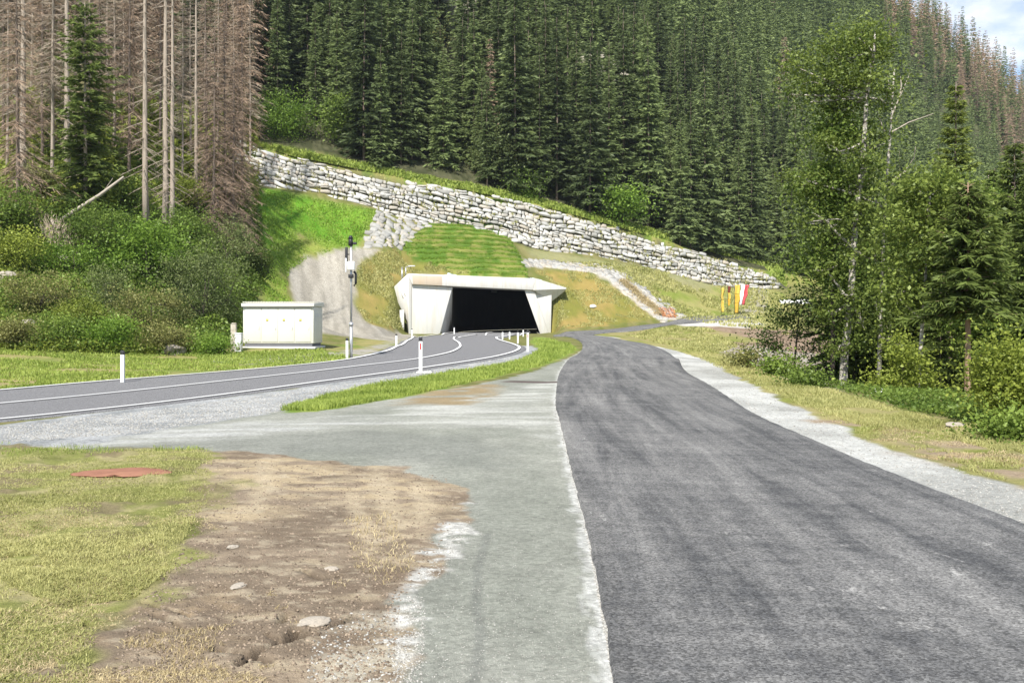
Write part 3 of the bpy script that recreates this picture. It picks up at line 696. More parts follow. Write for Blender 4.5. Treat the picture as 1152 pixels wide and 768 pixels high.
base = np.array([P(a, b, d) for a, b, d in zip(WPX, WBT, WD)]); topz = np.array([P(a, b, d + 1.6)[2] for a, b, d in zip(WPX, WTP, WD)])
arc = np.r_[0, np.cumsum(np.linalg.norm(np.diff(base[:, :2], axis=0), axis=1))]
def wall_pt(a, v, out=0.0):
    b = np.stack([np.interp(a, arc, base[:, i]) for i in range(3)], -1)
    b[..., 1] += v * .34 - out * .95 - .15; b[..., 2] += v + out * .32; return b
sb = StoneBin(); v0 = -.5; row = 0
while v0 < 7.5:
    hrow = rng.uniform(.3, .6); a = -rng.uniform(0, 1)
    while a < arc[-1]:
        wd = hrow * rng.choice([.8, 1.2, 1.7, 2.3, 3.0]) * rng.uniform(.85, 1.15); 
        parts = [(v0, hrow)] if rng.random() > .2 else [(v0, hrow * .5), (v0 + hrow * .5, hrow * .5)]
        for pv, ph in parts:
            ac, vc = a + wd / 2, pv + ph / 2
            wob = 0
            hgt = np.interp(ac, arc, topz - base[:, 2])
            if vc + wob * .6 < hgt - .1 and ac < arc[-1] - rng.uniform(0, .5):
                uu, vv, dp = stone_shape(rng)
                gap = rng.uniform(-.01, .035)
                A = ac + uu * (wd / 2 - gap) ; th = rng.normal(0, .07); 
                Vv = vc + (vv * (ph / 2 - gap) + uu * wd / 2 * math.tan(th)) + (fbm(A * .22, A * 0 + row * .35, 7, 3) - .5) * 1.3
                sb.add(wall_pt(A, Vv, dp * rng.uniform(.09, .19) + rng.normal(0, .05)).reshape(-1, 3), rng)
        a += wd
    v0 += hrow; row += 1
# the lower apron of stones that runs down from the wall onto the gravel ramp
ramp_poly = [(428,236),(448,240),(474,250),(490,250),(470,262),(456,279),(408,278),(416,258)]
n_r = 0
for row_y in np.arange(240, 280, 3.1):
    x = 405 + rng.uniform(0, 5)
    while x < 490:
        wpx = rng.uniform(5, 13); cxp, cyp = x + wpx / 2, row_y + rng.normal(0, .5); x += wpx
        p2 = np.array(ramp_poly, float)
        if sdf(p2, np.array([cxp]), np.array([cyp]))[0] < -.5: continue
        c = P(cxp, cyp, hit1(cxp, cyp)[1]); sc = c[1] / F
        e = .6; nx_ = -(zt(c[0] + e, c[1]) - zt(c[0] - e, c[1])) / (2 * e); ny_ = -(zt(c[0], c[1] + e) - zt(c[0], c[1] - e)) / (2 * e)
        nrm = np.array([float(nx_), float(ny_), 1.0]); nrm /= np.linalg.norm(nrm); ex = np.cross((0, 1, 0), nrm); ex /= np.linalg.norm(ex); ey = np.cross(nrm, ex)
        uu, vv, dp = stone_shape(rng); hs = rng.uniform(.26, .4)
        V = c + ex * (uu * (wpx * sc / 2 - .03))[..., None] + ey * (vv * hs)[..., None] + nrm * (dp * rng.uniform(.1, .2))[..., None]
        sb.add(V.reshape(-1, 3), rng, None, .35)
wall = thing('stone_retaining_wall', 'long pale dry stone retaining wall of rough boulders climbing left above the tunnel mouth', 'wall', (base[7, 0], base[7, 1], base[7, 2]))
inv = -np.array(wall.location)
sb.V = [v + inv for v in sb.V]
link('boulder_facing', sb.mesh('boulder_facing', M['stone']), wall)
# weeds in the joints
def blades(n, pos, h, w, lean=.5, rng=RNG, tint=None, droop=.25):
    """n grass blades as bent strips of two quads / one tip"""
    h = np.broadcast_to(h, (n,)) * rng.uniform(.5, 1.3, n); w = np.broadcast_to(w, (n,)) * rng.uniform(.7, 1.3, n); az = rng.uniform(0, 6.283, n); la = rng.uniform(0, lean, n) * h
    face = rng.uniform(0, 6.283, n); sx = np.cos(face) * w / 2; sy = np.sin(face) * w / 2
    mx_ = pos[:, 0] + np.cos(az) * la * .35; my_ = pos[:, 1] + np.sin(az) * la * .35
    tx = pos[:, 0] + np.cos(az) * la; ty = pos[:, 1] + np.sin(az) * la
    z0 = pos[:, 2] - .01
    V = np.stack([np.c_[pos[:, 0] - sx, pos[:, 1] - sy, z0], np.c_[pos[:, 0] + sx, pos[:, 1] + sy, z0],
                  np.c_[mx_ + sx * .8, my_ + sy * .8, z0 + h * .6], np.c_[mx_ - sx * .8, my_ - sy * .8, z0 + h * .6],
                  np.c_[tx, ty, z0 + h * (1 - droop * la / np.maximum(h, 1e-6))]], 1).reshape(-1, 3)
    b = np.arange(n)[:, None] * 5
    t = rng.uniform(0, 1, n) if tint is None else np.clip(tint + rng.normal(0, .2, n), 0, 1)
    return V, b + np.array([[0, 1, 2, 3]]), b + np.array([[3, 2, 4]]), np.repeat(t, 5)
def grass_obj(name, V, q, t3, tint, mat, kind='stuff'):
    return tag(link(name, npmesh(name, V, [q, t3], mat, {'tint': tint})), kind=kind)
def sample_poly(pts, n, rng=RNG):
    pts = np.array(pts, float); lo, hi = pts.min(0), pts.max(0); out = []
    tot = 0
    while tot < n:
        c = rng.uniform(lo, hi, (n * 2, 2)); c = c[sdf(pts, c[:, 0], c[:, 1]) > 0]; out.append(c); tot += len(c)
    return np.concatenate(out)[:n]
vv_ = []; 
for k in range(260):
    a = rng.uniform(0, arc[-1]); h = np.interp(a, arc, topz - base[:, 2]); p = wall_pt(np.array(a), np.array(rng.uniform(0, h)), .12)
    vv_.append(p + rng.normal(0, .14, (14, 3)) * (1, .2, .7))
vv_ = np.concatenate(vv_) + inv
V, q, t3, ti = blades(len(vv_), vv_, .28, .07, 1.0)
tag(link('joint_weeds', npmesh('joint_weeds', V, [q, t3], M['grass_blade'], {'tint': ti}), wall), kind='stuff')

# ------------------------------------------------------------------ stepped green slope above the portal
lo_, hi_ = STRIP.min(0) - .5, STRIP.max(0) + .5
xs = np.arange(lo_[0], hi_[0], .22); ys = np.arange(lo_[1], hi_[1], .11)
X, Y = np.meshgrid(xs, ys); Z = zt(X, Y)
STEP = .58
lev = Z + (fbm(X * .3, Y * .3, 3, 3) - .5) * .5 + X * .012
fr = (lev / STEP) % 1.0
bul = np.where(fr < .8, (.06 + .4 * fbm(X * .9, lev * 2, 12, 3)) * np.sin(np.pi * np.clip(fr / .82, 0, 1)) ** .6, -.06)
sd = sdf(STRIP, X.ravel(), Y.ravel()).reshape(X.shape)
edge_ = sstep(-.3, .5, sd + (fbm(X, Y, 4, 3) - .5) * .6)
gx_ = np.gradient(Z, axis=1) / .22; gy_ = np.gradient(Z, axis=0) / .11
Vt = np.c_[X.ravel(), (Y - bul * edge_ * .8).ravel(), (Z + bul * edge_ * .35 - .25 * (1 - edge_) + .03).ravel()]
I = np.arange(X.size).reshape(X.shape); Qt = np.stack([I[:-1, :-1], I[:-1, 1:], I[1:, 1:], I[1:, :-1]], -1).reshape(-1, 4)
Qt = Qt[edge_.ravel()[Qt].max(1) > .05]
g1 = fbm(X * 1.2, Y * 1.2, 8, 4).ravel()
colt = two(C(.09,.16,.025), C(.2,.21,.06), ct(g1))
tag(link('terraced_slope', npmesh('terraced_slope', Vt, [Qt], M['ground'], {'gravel': np.zeros(len(Vt)), 'grassy': np.ones(len(Vt))}, colt, smooth=True)), kind='structure')
ok = np.where((edge_.ravel() > .6) & (fr.ravel() > .3) & (fr.ravel() < .72))[0]; pk = RNG.choice(ok, 46000)
pos = Vt[pk] + RNG.normal(0, .08, (len(pk), 3)) * (1, .5, .2)
V, q, t3, ti = blades(len(pos), pos, .16, .04, 1.0, tint=g1[pk] * 1.3 - .2)
grass_obj('terrace_grass', V, q, t3, ti, M['grass_lush'])

# ------------------------------------------------------------------ stone drainage channel
ch = thing('drainage_channel', 'narrow stone lined drainage channel running down the slope right of the tunnel', 'drain', hit1(690, 305))
inv = -np.array(ch.location); sb = StoneBin()
cl = densify([(591,296),(640,299),(672,303),(690,307),(712,325),(736,344),(757,359)], 3, False)
for i, (px, py) in enumerate(cl):
    wdt = np.interp(px, [590, 650, 690, 712, 757], [3, 3.5, 6, 9, 9])
    for k in range(7):
        ox = rng.uniform(-1, 1); brown = px > 695 and abs(ox + .1) < .32
        if brown: continue
        c = hit1(px + ox * wdt * (1.25 if px > 690 else .6), py - ox * wdt * (.35 if px > 690 else .9)); s_ = rng.uniform(.14, .38)
        uu, vv, dp = stone_shape(rng); az = rng.uniform(0, 3.1); ca, sa = math.cos(az), math.sin(az)
        A = uu * s_ * 1.3; B = vv * s_
        x_ = A * ca - B * sa; y_ = A * sa + B * ca; z_ = zt(c[0] + x_, c[1] + y_) + dp * s_ * .4
        sb.add(np.stack([c[0] + x_, c[1] + y_, z_], -1).reshape(-1, 3) + inv, rng, None, .4)
link('stone_lining', sb.mesh('stone_lining', M['stone']), ch)
bp = hit(*(densify([(700,316),(722,336),(745,355)], .4, False).repeat(26, 0) + RNG.normal(0, 1, (len(densify([(700,316),(722,336),(745,355)], .4, False)) * 26, 2)) * (2.6, 1.5)).T)
V, q, t3, ti = blades(len(bp), bp + inv, .3, .07, 1.2)
tag(link('dry_reeds', npmesh('dry_reeds', V, [q, t3], M['grass_straw'], {'tint': ti}), ch), kind='stuff')
print('T wall', time.time() - T0)

# ------------------------------------------------------------------ tunnel portal
po = thing('tunnel_portal', 'pale concrete road tunnel portal with slanted sides, jutting canopy and black opening', 'tunnel portal', (0, 0, 0))
def D(px): return 100 + (px - 460) * (3.0 / 145)
def Q_(px, py, dd=0.0): return P(px, py, D(px) + dd)
def ext(name, pts, vec, mat, bevel=.04, parent=po): return MB().extr(pts, vec).build(name, mat, parent, bevel)
ext('headwall', [Q_(462,379), Q_(463.2,319.6), Q_(509,323), Q_(494,379)], (0, .9, 0), M['concrete'])
ext('lintel_beam', [Q_(459.3,307.6,-.35), Q_(603,313.2,-.35), Q_(599.5,326.2,-.35), Q_(463.2,319.8,-.35)], (0, 6.5, .05), M['concrete'])
ext('tan_panel', [Q_(463.6,309.6,-.37), Q_(497.5,310.8,-.37), Q_(497.5,321.2,-.37), Q_(464.6,319.5,-.37)], (0, .06, 0), M['concrete_tan'], .005)  # tan panel over the left part of the beam face
# flared left wing: inner face, rim and the wall under it, overhang shade put in as grey
rim = [P(459.3,307.6,99.7), P(440.5,325.4,102.2), P(458.6,362,100.6), P(460.2,379,99.9), P(463,379,100.0), P(463.5,319.8,99.95)]
wing = MB()
Vw = [rim[0], rim[1], rim[2], rim[3], rim[4], rim[5]]
wing.prism(Vw, [p + np.array((-.15, .75, 0)) for p in Vw])
wing.build('wing_wall', M['concrete'], po, .03)
ext('wing_backing', [P(441.5,327,102.9), P(439.6,339,103.3), P(449.5,372,102.5), P(461,379,101.5), P(458.2,361,101.8)], (.2, .5, 0), M['concrete_grey'])
ext('gate_post', [P(449.6,371,100.2), P(449.6,348.6,100.2), P(454.4,348.6,100.2), P(454.4,371,100.2)], (0, .4, 0), M['concrete'], .02)
# slanted grey strips on the left wing
mk = MB()
for (a0, b0, a1, b1) in [(452,322,455.5,333),(454,319,457.5,331),(456.5,318,459,327),(450,327,453,335),(458,323,460.5,332)]:
    dd_ = lambda x_: np.interp(x_, [440.5, 463], [102.1, 99.75]) - .05
    mk.extr([P(a0, b0, dd_(a0)), P(a0 + .8, b0, dd_(a0 + .8)), P(a1 + .8, b1, dd_(a1 + .8)), P(a1, b1, dd_(a1))], (0, .08, 0))
mk.build('wing_marks', M['concrete_grey'], po)
# left reveal that widens downward
MB().add([Q_(509,322.5,.1), Q_(494,379,.1), P(508,376,104.6), P(508.4,323.5,104.2), Q_(508,322.5,.9), Q_(493,379,.9)], [(0,1,2,3), (3,2,5,4)]).build('reveal', M['concrete'], po)
# right pilaster, recess wall and canopy
ext('pilaster', [Q_(589.6,325), Q_(600.5,325.5), Q_(617,374.5), Q_(607.6,375.5)], (.15, 1.6, 0), M['concrete'])
ext('recess_wall', [P(599,322,103.3), P(620.8,326,103.6), P(619.8,377,103.6), P(612,377,103.3)], (0, .6, 0), M['concrete'])
bm = bmesh.new()
for p in [Q_(603,313.2,-.35), Q_(599.5,326.2,-.35), P(637,323.6,103.6), P(637,325.0,103.6), P(619.8,330.5,103.65), P(621.5,338.5,104.2), P(635.5,327.5,104.6), Q_(601,313.2,5), P(633,322.5,109), P(620,338,108.5)]: bm.verts.new([float(v) for v in p])
bmesh.ops.convex_hull(bm, input=bm.verts); bmesh.ops.recalc_face_normals(bm, faces=bm.faces)
me = bpy.data.meshes.new('canopy'); bm.to_mesh(me); bm.free(); me.materials.append(M['concrete']); link('canopy', me, po)
# tunnel tube
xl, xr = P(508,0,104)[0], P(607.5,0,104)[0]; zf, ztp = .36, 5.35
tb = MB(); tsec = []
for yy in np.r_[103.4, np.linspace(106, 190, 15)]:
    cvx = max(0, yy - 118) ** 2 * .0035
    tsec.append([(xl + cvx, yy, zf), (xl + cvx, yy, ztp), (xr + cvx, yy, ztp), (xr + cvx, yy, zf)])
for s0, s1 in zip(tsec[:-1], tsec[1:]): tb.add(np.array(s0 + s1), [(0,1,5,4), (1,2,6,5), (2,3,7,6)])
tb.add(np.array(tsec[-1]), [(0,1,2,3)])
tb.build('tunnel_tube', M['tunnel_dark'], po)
tf = MB()
for s0, s1 in zip(tsec[:-1], tsec[1:]): tf.add(np.array([s0[0], s0[3], s1[0], s1[3]]) - (0, 0, .02), [(0,1,3,2)])
tf.build('tunnel_floor', M['asphalt_main'], po)
for i, (px, yy) in enumerate([(562, 108), (571, 112), (580, 109), (556, 120)]):
    MB().box(((px - 576) * yy / F, yy, ztp - .12), (.7, .35, .2)).build('ceiling_lamp', M['lamp_glass'], po, .02)
# thin lamp and posts on the roof of the left wing
rl = thing('roof_lamp', 'thin grey lamp arm and post standing on the left roof corner of the portal', 'lamp', P(456.5, 307, 101.5))
l0 = np.array(rl.location); z1 = P(456.5,300.5,101.5) - l0
MB().tube([(0,0,-.5), z1], .06).build('lamp_post', M['galv'], rl); MB().tube([z1, P(463.5,299,101.5) - l0], .05).build('lamp_arm', M['galv'], rl)
MB().box(P(463,299.2,101.5) - l0, (.7, .2, .1)).build('lamp_head', M['grey_box'], rl)
rp_ = thing('railing_post', 'short grey post left of the thin lamp on the portal roof', 'post', P(452.3, 312, 102)); MB().tube([(0,0,-.8), P(452.3,301,102) - P(452.3,312,102)], .07).build('post', M['galv'], rp_); MB().box(P(452.3,301,102) - P(452.3,312,102), (.2,.2,.06)).build('post_cap', M['galv'], rp_)

# ------------------------------------------------------------------ roadside objects
def delineator(px, pyb, pyt, label, red=False, wpx=None):
    b = hit1(px, pyb); h = (pyb - pyt) * b[1] / F; k = h / 1.05
    o = thing('delineator_post', label, 'guide post', b, 0, 'white guide posts along the main road')
    wd = .105 * max(1, k); wd = max(wd, (wpx or 0) * b[1] / F)
    def sec(z0, z1, w, dpt, mat, nm, bev=.012): return MB().box((0, 0, (z0 + z1) / 2), (w, dpt, z1 - z0)).build(nm, mat, o, bev)
    m = MB(); m.prism([(-wd/2,-.05,-.1),(wd/2,-.05,-.1),(wd/2,-.05,h*.87),(-wd/2,-.05,h*.87)], [(-wd/2*.8,.07,-.1),(wd/2*.8,.07,-.1),(wd/2*.8,.07,h*.87),(-wd/2*.8,.07,h*.87)]); m.build('post_body', M['white_paint'], o, .012)
    m = MB(); c = h * .87; m.prism([(-wd/2-.003,-.053,c),(wd/2+.003,-.053,c),(wd/2+.003,-.053,h),(-wd/2-.003,-.053,h)], [(-wd/2*.8-.003,.073,c),(wd/2*.8+.003,.073,c),(wd/2*.8+.003,.073,h*.965),(-wd/2*.8-.003,.073,h*.965)]); m.build('black_cap', M['black_cap'], o, .012)
    if red: sec(h * .64, h * .82, wd * .42, .02, M['red_reflector'], 'reflector').location = (0, -.055, 0)
    else: sec(h * .66, h * .8, wd * .36, .02, M['grey_box'], 'reflector').location = (0, -.055, 0)
    return o
delineator(138, 431, 394, 'white guide post with black cap on the far left verge of the main road')
delineator(390.5, 404, 380, 'white guide post standing close beside the tall sensor mast')
delineator(473.3, 419, 378.5, 'largest white guide post with red reflector between main road and grass strip', True)
delineator(446, 390.5, 375.5, 'small white guide post left of the road between mast and portal')
delineator(463.4, 380, 369.5, 'tiny white guide post at the foot of the left portal wing')
delineator(511, 376.5, 367.5, 'white guide post just inside the left edge of the black tunnel opening')
delineator(565.4, 382, 372.5, 'leftmost of the row of white guide posts at the right tunnel corner')
delineator(573.3, 381.5, 372.2, 'second small white guide post from the left at the right tunnel corner')
delineator(582.6, 386.4, 372.3, 'white guide post directly left of the red marked one at the grass tip')
delineator(588.6, 378.5, 370, 'short white guide post half hidden behind the red marked post near the tunnel')
delineator(593.8, 395.4, 371, 'white guide post with red reflector at the tip of the gravel near the tunnel', True)
pm_ = hit1(473.3, 419); fb = thing('concrete_footing', 'white flat concrete footing slab at the foot of the largest guide post', 'footing', pm_)
MB().box((.12, 0, .005), (.5, .36, .07)).build('slab', M['concrete'], fb, .02); MB().tube([(.3,0,.03),(.3,0,.055)], .05).build('lifting_eye', M['galv'], fb)

# sensor mast
b = hit1(395, 403.5); sc = b[1] / F
ms = thing('sensor_mast', 'tall galvanised steel mast with white box and black sensors beside the main road', 'mast', b)
H = (403.5 - 267) * sc
MB().tube([(0,0,-.2),(0,0,H*.28)], .068, 12).build('lower_pole', M['galv'], ms, smooth=True)
MB().tube([(0,0,H*.27),(0,0,H*.3)], .09, 12).build('sleeve', M['galv'], ms)
MB().tube([(0,0,H*.29),(0,0,H*.985)], .05, 12).build('upper_pole', M['galv'], ms, smooth=True)
MB().box((.03,-.14,H*.765), (.29,.2,.36)).build('junction_box', M['white_paint'], ms, .02)
MB().box((.01,-.1,H*.68), (.2,.2,.16)).build('clamp', M['black_cap'], ms, .01)
sn = MB().box((-.2,0,H*.86), (.1,.16,.62)).box((-.12,0,H*.86),(.1,.05,.05)).build('side_sensor', M['black_cap'], ms, .02)
MB().box((-.21,-.09,H*.77), (.07,.04,.6)).build('sensor_cover', M['grey_box'], sn, .01)
MB().tube([(.12,0,H*.6),(.2,0,H*.62),(.2,0,H*.7),(.12,0,H*.72)], .05).build('cable_loop', M['black_cap'], ms)
hd = MB().tube([(-.02,0,H*.93),(-.02,0,H*1.0)], [.1,.09], 10).build('antenna', M['black_cap'], ms)
MB().tube([(-.02,0,H*.99),(-.02,0,H*1.015)], [.12,.05], 10).build('antenna_cap', M['black_cap'], hd)
MB().box((.16,0,H*.95), (.16,.14,.1)).build('camera', M['black_cap'], ms, .02)

# switch cabinet house
cb = hit1(313, 391.5); s = cb[1] / F; Wc = 80 * s; Hc = 48 * s; Dc = 1.9
cab = thing('switch_cabinet', 'cream metal switchgear cabinet with flat overhanging roof and three yellow plates', 'cabinet', cb, math.radians(-1.5))
MB().box((0, Dc/2, -.1), (Wc*.955, Dc*.96, .62)).build('plinth', M['dark_plinth'], cab, .01)
MB().box((0, Dc/2 + .05, .02), (Wc*1.06, Dc*1.15, .1)).build('foundation', M['concrete'], cab, .01)
MB().box((0, Dc/2, Hc*.5 + .08), (Wc, Dc, Hc*.86)).build('housing', M['cream'], cab, .03)
rf = MB(); x0 = Wc/2 + .05; zr = Hc*.93 + .085
rf.prism([(-x0,-.12,zr),(x0,-.12,zr),(x0,-.12,zr+.15),(-x0,-.12,zr+.15)], [(-x0,Dc+.12,zr),(x0,Dc+.12,zr),(x0,Dc+.12,zr+.24),(-x0,Dc+.12,zr+.24)])
r_o = rf.build('roof', M['cream'], cab, .015)
rb = MB()
for k in range(28): rb.box((-x0 + .06 + k * (2*x0-.12)/27, Dc/2, zr + .215), (.05, Dc*.98, .035))
rb.build('roof_ribs', M['cream'], r_o)
MB().box((0, -.112, zr - .012), (2*x0 - .02, .02, .03)).build('roof_edge_strip', M['dark_plinth'], r_o)  # thin dark strip along the front edge of the roof
xs_ = np.linspace(-Wc/2 + .1, Wc/2 - .1, 5)
for k in range(4):
    d_ = MB().box(((xs_[k]+xs_[k+1])/2, -.008, Hc*.5 + .08), (xs_[k+1]-xs_[k]-.045, .035, Hc*.78)).build('door', M['cream'], cab, .006)
    MB().box((xs_[k+1]-.12, -.04, Hc*.48), (.03, .05, .16)).build('handle', M['grey_box'], d_, .008)
    if k: MB().box(((xs_[k]+xs_[k+1])/2 - .12, -.028, Hc*.66), (.11, .012, .11), 0).build('warning_plate', M['yellow_sign'], d_)
for k in range(4):
    v_ = MB()
    for j in range(4): v_.box((Wc/2 + .004, .35 + k*.38, Hc*.72 + j*.05), (.012, .26, .02))
    v_.build('side_vent', M['grey_box'], cab)
q = hit1(263, 395.5); wp = thing('old_post', 'weathered grey post standing left of the cream cabinet under the bush', 'post', q); s = q[1]/F
MB().box((0,0,31*s/2-.1), (6*s, .2, 31*s+.2)).build('shaft', M['old_wood'], wp, .02); MB().box((.02,-.02,31*s+.02), (5*s, .19, .07)).build('worn_top', M['old_wood'], wp, .03)
q = hit1(268.3, 395.5); gb = thing('meter_box', 'narrow white plastic meter box between old post and cream cabinet', 'box', q); s = q[1]/F
MB().box((0,0.05,20*s/2), (7*s, .3, 20*s)).build('body', M['grey_box'], gb, .015); MB().box((0,.05,20*s+.02), (7.6*s, .34, .05)).build('lid', M['grey_box'], gb, .015); MB().box((0,-.105,20*s/2), (5.6*s, .012, 16*s)).build('door', M['white_paint'], gb)

# banner flags by the gravel turning place
def banner(name, px, top, bot, pole_bot, wpx, cols, label, lean=0.0, two_side=False):
    b = hit1(px, pole_bot); s = b[1] / F
    o = thing(name, label, 'flag', b, 0, 'banner flags by the gravel turnaround')
    zt_, zb_ = (pole_bot - top) * s, (pole_bot - bot) * s
    MB().tube([(0,0,-.1), (lean*(zt_+.1)/max(zt_,.1),0,zt_+.12)], .025).build('flagpole', M['black_cap'] if not two_side else M['galv'], o)
    n = len(cols)
    for i, cn in enumerate(cols):
        z0 = zt_ + (zb_ - zt_) * i / n if not two_side else zt_; z1 = zt_ + (zb_ - zt_) * (i + 1) / n if not two_side else zb_
        m_ = 10; V = []; wx = wpx * s
        for j in range(m_ + 1):
            zz = z0 + (z1 - z0) * j / m_; fz = (zt_ - zz) / (zt_ - zb_); ln = lean * (zz / zt_)
            w2 = wx * (1 - .25 * fz + .08 * math.sin(fz * 9 + px)); off = -fz * fz * .25 * lean
            a0, a1 = (0, w2) if not two_side else ((-w2/2, 0) if i == 0 else (0, w2/2))
            for kx in range(5):
                f = kx / 4; V.append((ln + a0 + (a1 - a0) * f + .03 * math.sin(fz * 14 + i), .09 * math.sin(f * 6 + fz * 5 + px), zz))
        I = np.arange(len(V)).reshape(m_ + 1, 5); q4 = np.stack([I[:-1,:-1], I[:-1,1:], I[1:,1:], I[1:,:-1]], -1).reshape(-1, 4)
        fl = link('flag_cloth', npmesh('flag_cloth', V, [q4], M[cn], smooth=True), o); so_ = fl.modifiers.new('solid', 'SOLIDIFY'); so_.thickness = .012
banner('banner_flag', 811.3, 324, 351, 356.5, 3.4, ['flag_yellow', 'flag_yellow'], 'slim yellow banner hanging low on a dark pole, leftmost of the flags')
banner('banner_flag', 818.8, 322, 344, 352, 3.2, ['flag_brown', 'flag_yellow', 'flag_ochre'], 'narrow banner with dark brown top and yellow lower part, second flag from the left')
banner('banner_flag', 826.5, 320.5, 352, 354, 6, ['flag_yellow', 'flag_ochre', 'flag_ochre'], 'broadest yellow and ochre banner flag beside the white and red one')
banner('banner_flag', 832.5, 320.5, 343, 354, 9, ['flag_white', 'flag_red'], 'slanting white and red banner, rightmost of the flags', .55, True)

# orange safety net at the low end of the channel
q = hit1(752, 357.5); s = q[1]/F; on = thing('safety_net', 'crumpled orange safety net at the lower end of the stone channel', 'safety net', q)
V = []; 
for i in range(9):
    for j in range(9): V.append(((i-4)*.19 - (j-4)*.07, .12*math.sin(i*1.7+j)+.08*math.cos(j*2.1), j*.13 + .1*math.sin(i*2.3)))
I = np.arange(81).reshape(9,9); q4 = np.stack([I[:-1,:-1], I[:-1,1:], I[1:,1:], I[1:,:-1]], -1).reshape(-1,4)
nm = link('netting', npmesh('netting', V, [q4], M['orange_net']), on); wf = nm.modifiers.new('wire', 'WIREFRAME'); wf.thickness = .07
MB().tube([(-.55,0,-.1),(-.6,0,1.15)], .035).build('stake', M['orange_net'], on); MB().tube([(.7,.05,-.1),(.62,.05,.8)], .035).build('stake', M['orange_net'], on)

# white barrier far right, behind the saplings
q = hit1(893, 342); s = q[1]/F; wb = thing('white_barrier', 'long low white barrier half hidden behind the sapling right of the flags', 'barrier', q)
for k in range(3): MB().prism([(-1.7+k*1.25,-.2,0),(-.5+k*1.25,-.2,0),(-.5+k*1.25,-.1,.55),(-1.7+k*1.25,-.1,.55)], [(-1.7+k*1.25,.2,0),(-.5+k*1.25,.2,0),(-.5+k*1.25,.1,.55),(-1.7+k*1.25,.1,.55)]).build('barrier_block', M['white_paint'], wb, .02)

# red clay mound in the grass, rocks
def rock(name, px, py, size, label, mat, flat=.5, seed=0, group=None):
    r_ = random.Random(seed); bm = bmesh.new(); bmesh.ops.create_icosphere(bm, subdivisions=3, radius=1)
    for v in bm.verts:
        p = np.array(v.co); n_ = fbm(np.array([p[0]*1.3 + seed]), np.array([p[1]*1.3 + p[2]*1.7]), seed, 4)[0]
        v.co = Vector((p[0] * size[0], p[1] * size[1], p[2] * size[2])) * (.6 + .8 * n_)
        if v.co.z < -.4 * size[2]: v.co.z = -.4 * size[2]
    me = bpy.data.meshes.new(name); bm.to_mesh(me); bm.free(); me.materials.append(mat)
    q = hit1(px, py); q[2] = zg(q[0], q[1]); return tag(link(name, me, None, (q[0], q[1], q[2] + size[2] * .25), r_.uniform(0, 3)), label, 'rock', group)
q = hit1(136, 533)
rock('flat_rock', 355, 702, (.1, .07, .022), 'pale flat rock slab lying at the end of the soil crack', M['rock'], seed=3)
rock('flat_rock', 372, 640, (.05, .05, .02), 'small pale stone flake on the dirt, left of the straw patch', M['rock'], seed=8)
rock('flat_rock', 268, 661, (.06, .04, .012), 'thin whitish stone lying between grass tufts on the dirt', M['rock'], seed=9)
rock('flat_rock', 262, 616, (.045, .04, .015), 'little bright stone on bare soil below the red clay patch', M['rock'], seed=12)
rock('boulder', 8, 318, (.5, .5, .45), 'grey boulder showing among the bushes at the left edge', M['rock'], seed=4)
rock('boulder', 31, 369, (.5, .4, .3), 'light boulder low in the herbs at the left edge of the slope', M['rock'], seed=5)
rock('boulder', 70, 300, (.5, .5, .5), 'small pale rock below the grey dead branch tangle', M['rock'], seed=6)
rock('boulder', 195, 398, (.55, .4, .3), 'low pale stone at the foot of the bushes left of the cabinet', M['rock'], seed=7)
rock('boulder', 667, 345.5, (.4, .3, .2), 'white stone lying alone on the ochre slope right of the portal', M['white_paint'], seed=13)
rock('boulder', 988, 442, (.17, .12, .08), 'white stone under the trees left of the yellow green sapling', M['white_paint'], seed=14)
rock('boulder', 1075, 481, (.14, .1, .05), 'tan flat stone at the foot of the red trunked spruce', M['rock'], seed=15)
# clay mound
bm = bmesh.new(); bmesh.ops.create_uvsphere(bm, u_segments=28, v_segments=12, radius=1)
for v in bm.verts:
    n_ = fbm(np.array([v.co.x * 2.2]), np.array([v.co.y * 2.2]), 5, 4)[0]; v.co = Vector((v.co.x * .5 * (.45 + 1.1 * n_), v.co.y * .3 * (.45 + 1.1 * n_), v.co.z * .016 * (.5 + n_)))
me = bpy.data.meshes.new('clay_patch'); bm.to_mesh(me); bm.free(); me.materials.append(M['red_clay'])
for p in me.polygons: p.use_smooth = True
tag(link('clay_patch', me, None, (q[0], q[1] + .02, float(zg(q[0], q[1] + .02)) + .010), .05), 'flat oval patch of red clay lying in the foreground grass', 'clay patch')
print('T objects', time.time() - T0)
# ------------------------------------------------------------------ vegetation
class Leaves:
    """many small leaf / needle-spray faces gathered as numpy arrays"""
    def __init__(s): s.c = []; s.u = []; s.v = []; s.t = []
    def add(s, c, u, v, t): s.c.append(c); s.u.append(u); s.v.append(v); s.t.append(t)
    def mesh(s, name, mat):
        c = np.concatenate(s.c); u = np.concatenate(s.u); v = np.concatenate(s.v); t = np.concatenate(s.t); n = len(c)
        V = np.stack([c - u, c + v * .9 - u * .1, c + u, c - v * 1.1 + u * .1], 1).reshape(-1, 3)
        return npmesh(name, V, [np.arange(n * 4).reshape(n, 4)], mat, {'tint': np.repeat(np.clip(t, 0, 1), 4)})
def unit(a): return a / (np.linalg.norm(a, axis=-1, keepdims=True) + 1e-9)
def rot_leaf(n, rng, up=.6):
    nrm = unit(rng.normal(size=(n, 3)) + np.array([0, 0, up * 1.6])); u = unit(np.cross(nrm, rng.normal(size=(n, 3)))); v = np.cross(nrm, u); return u, v

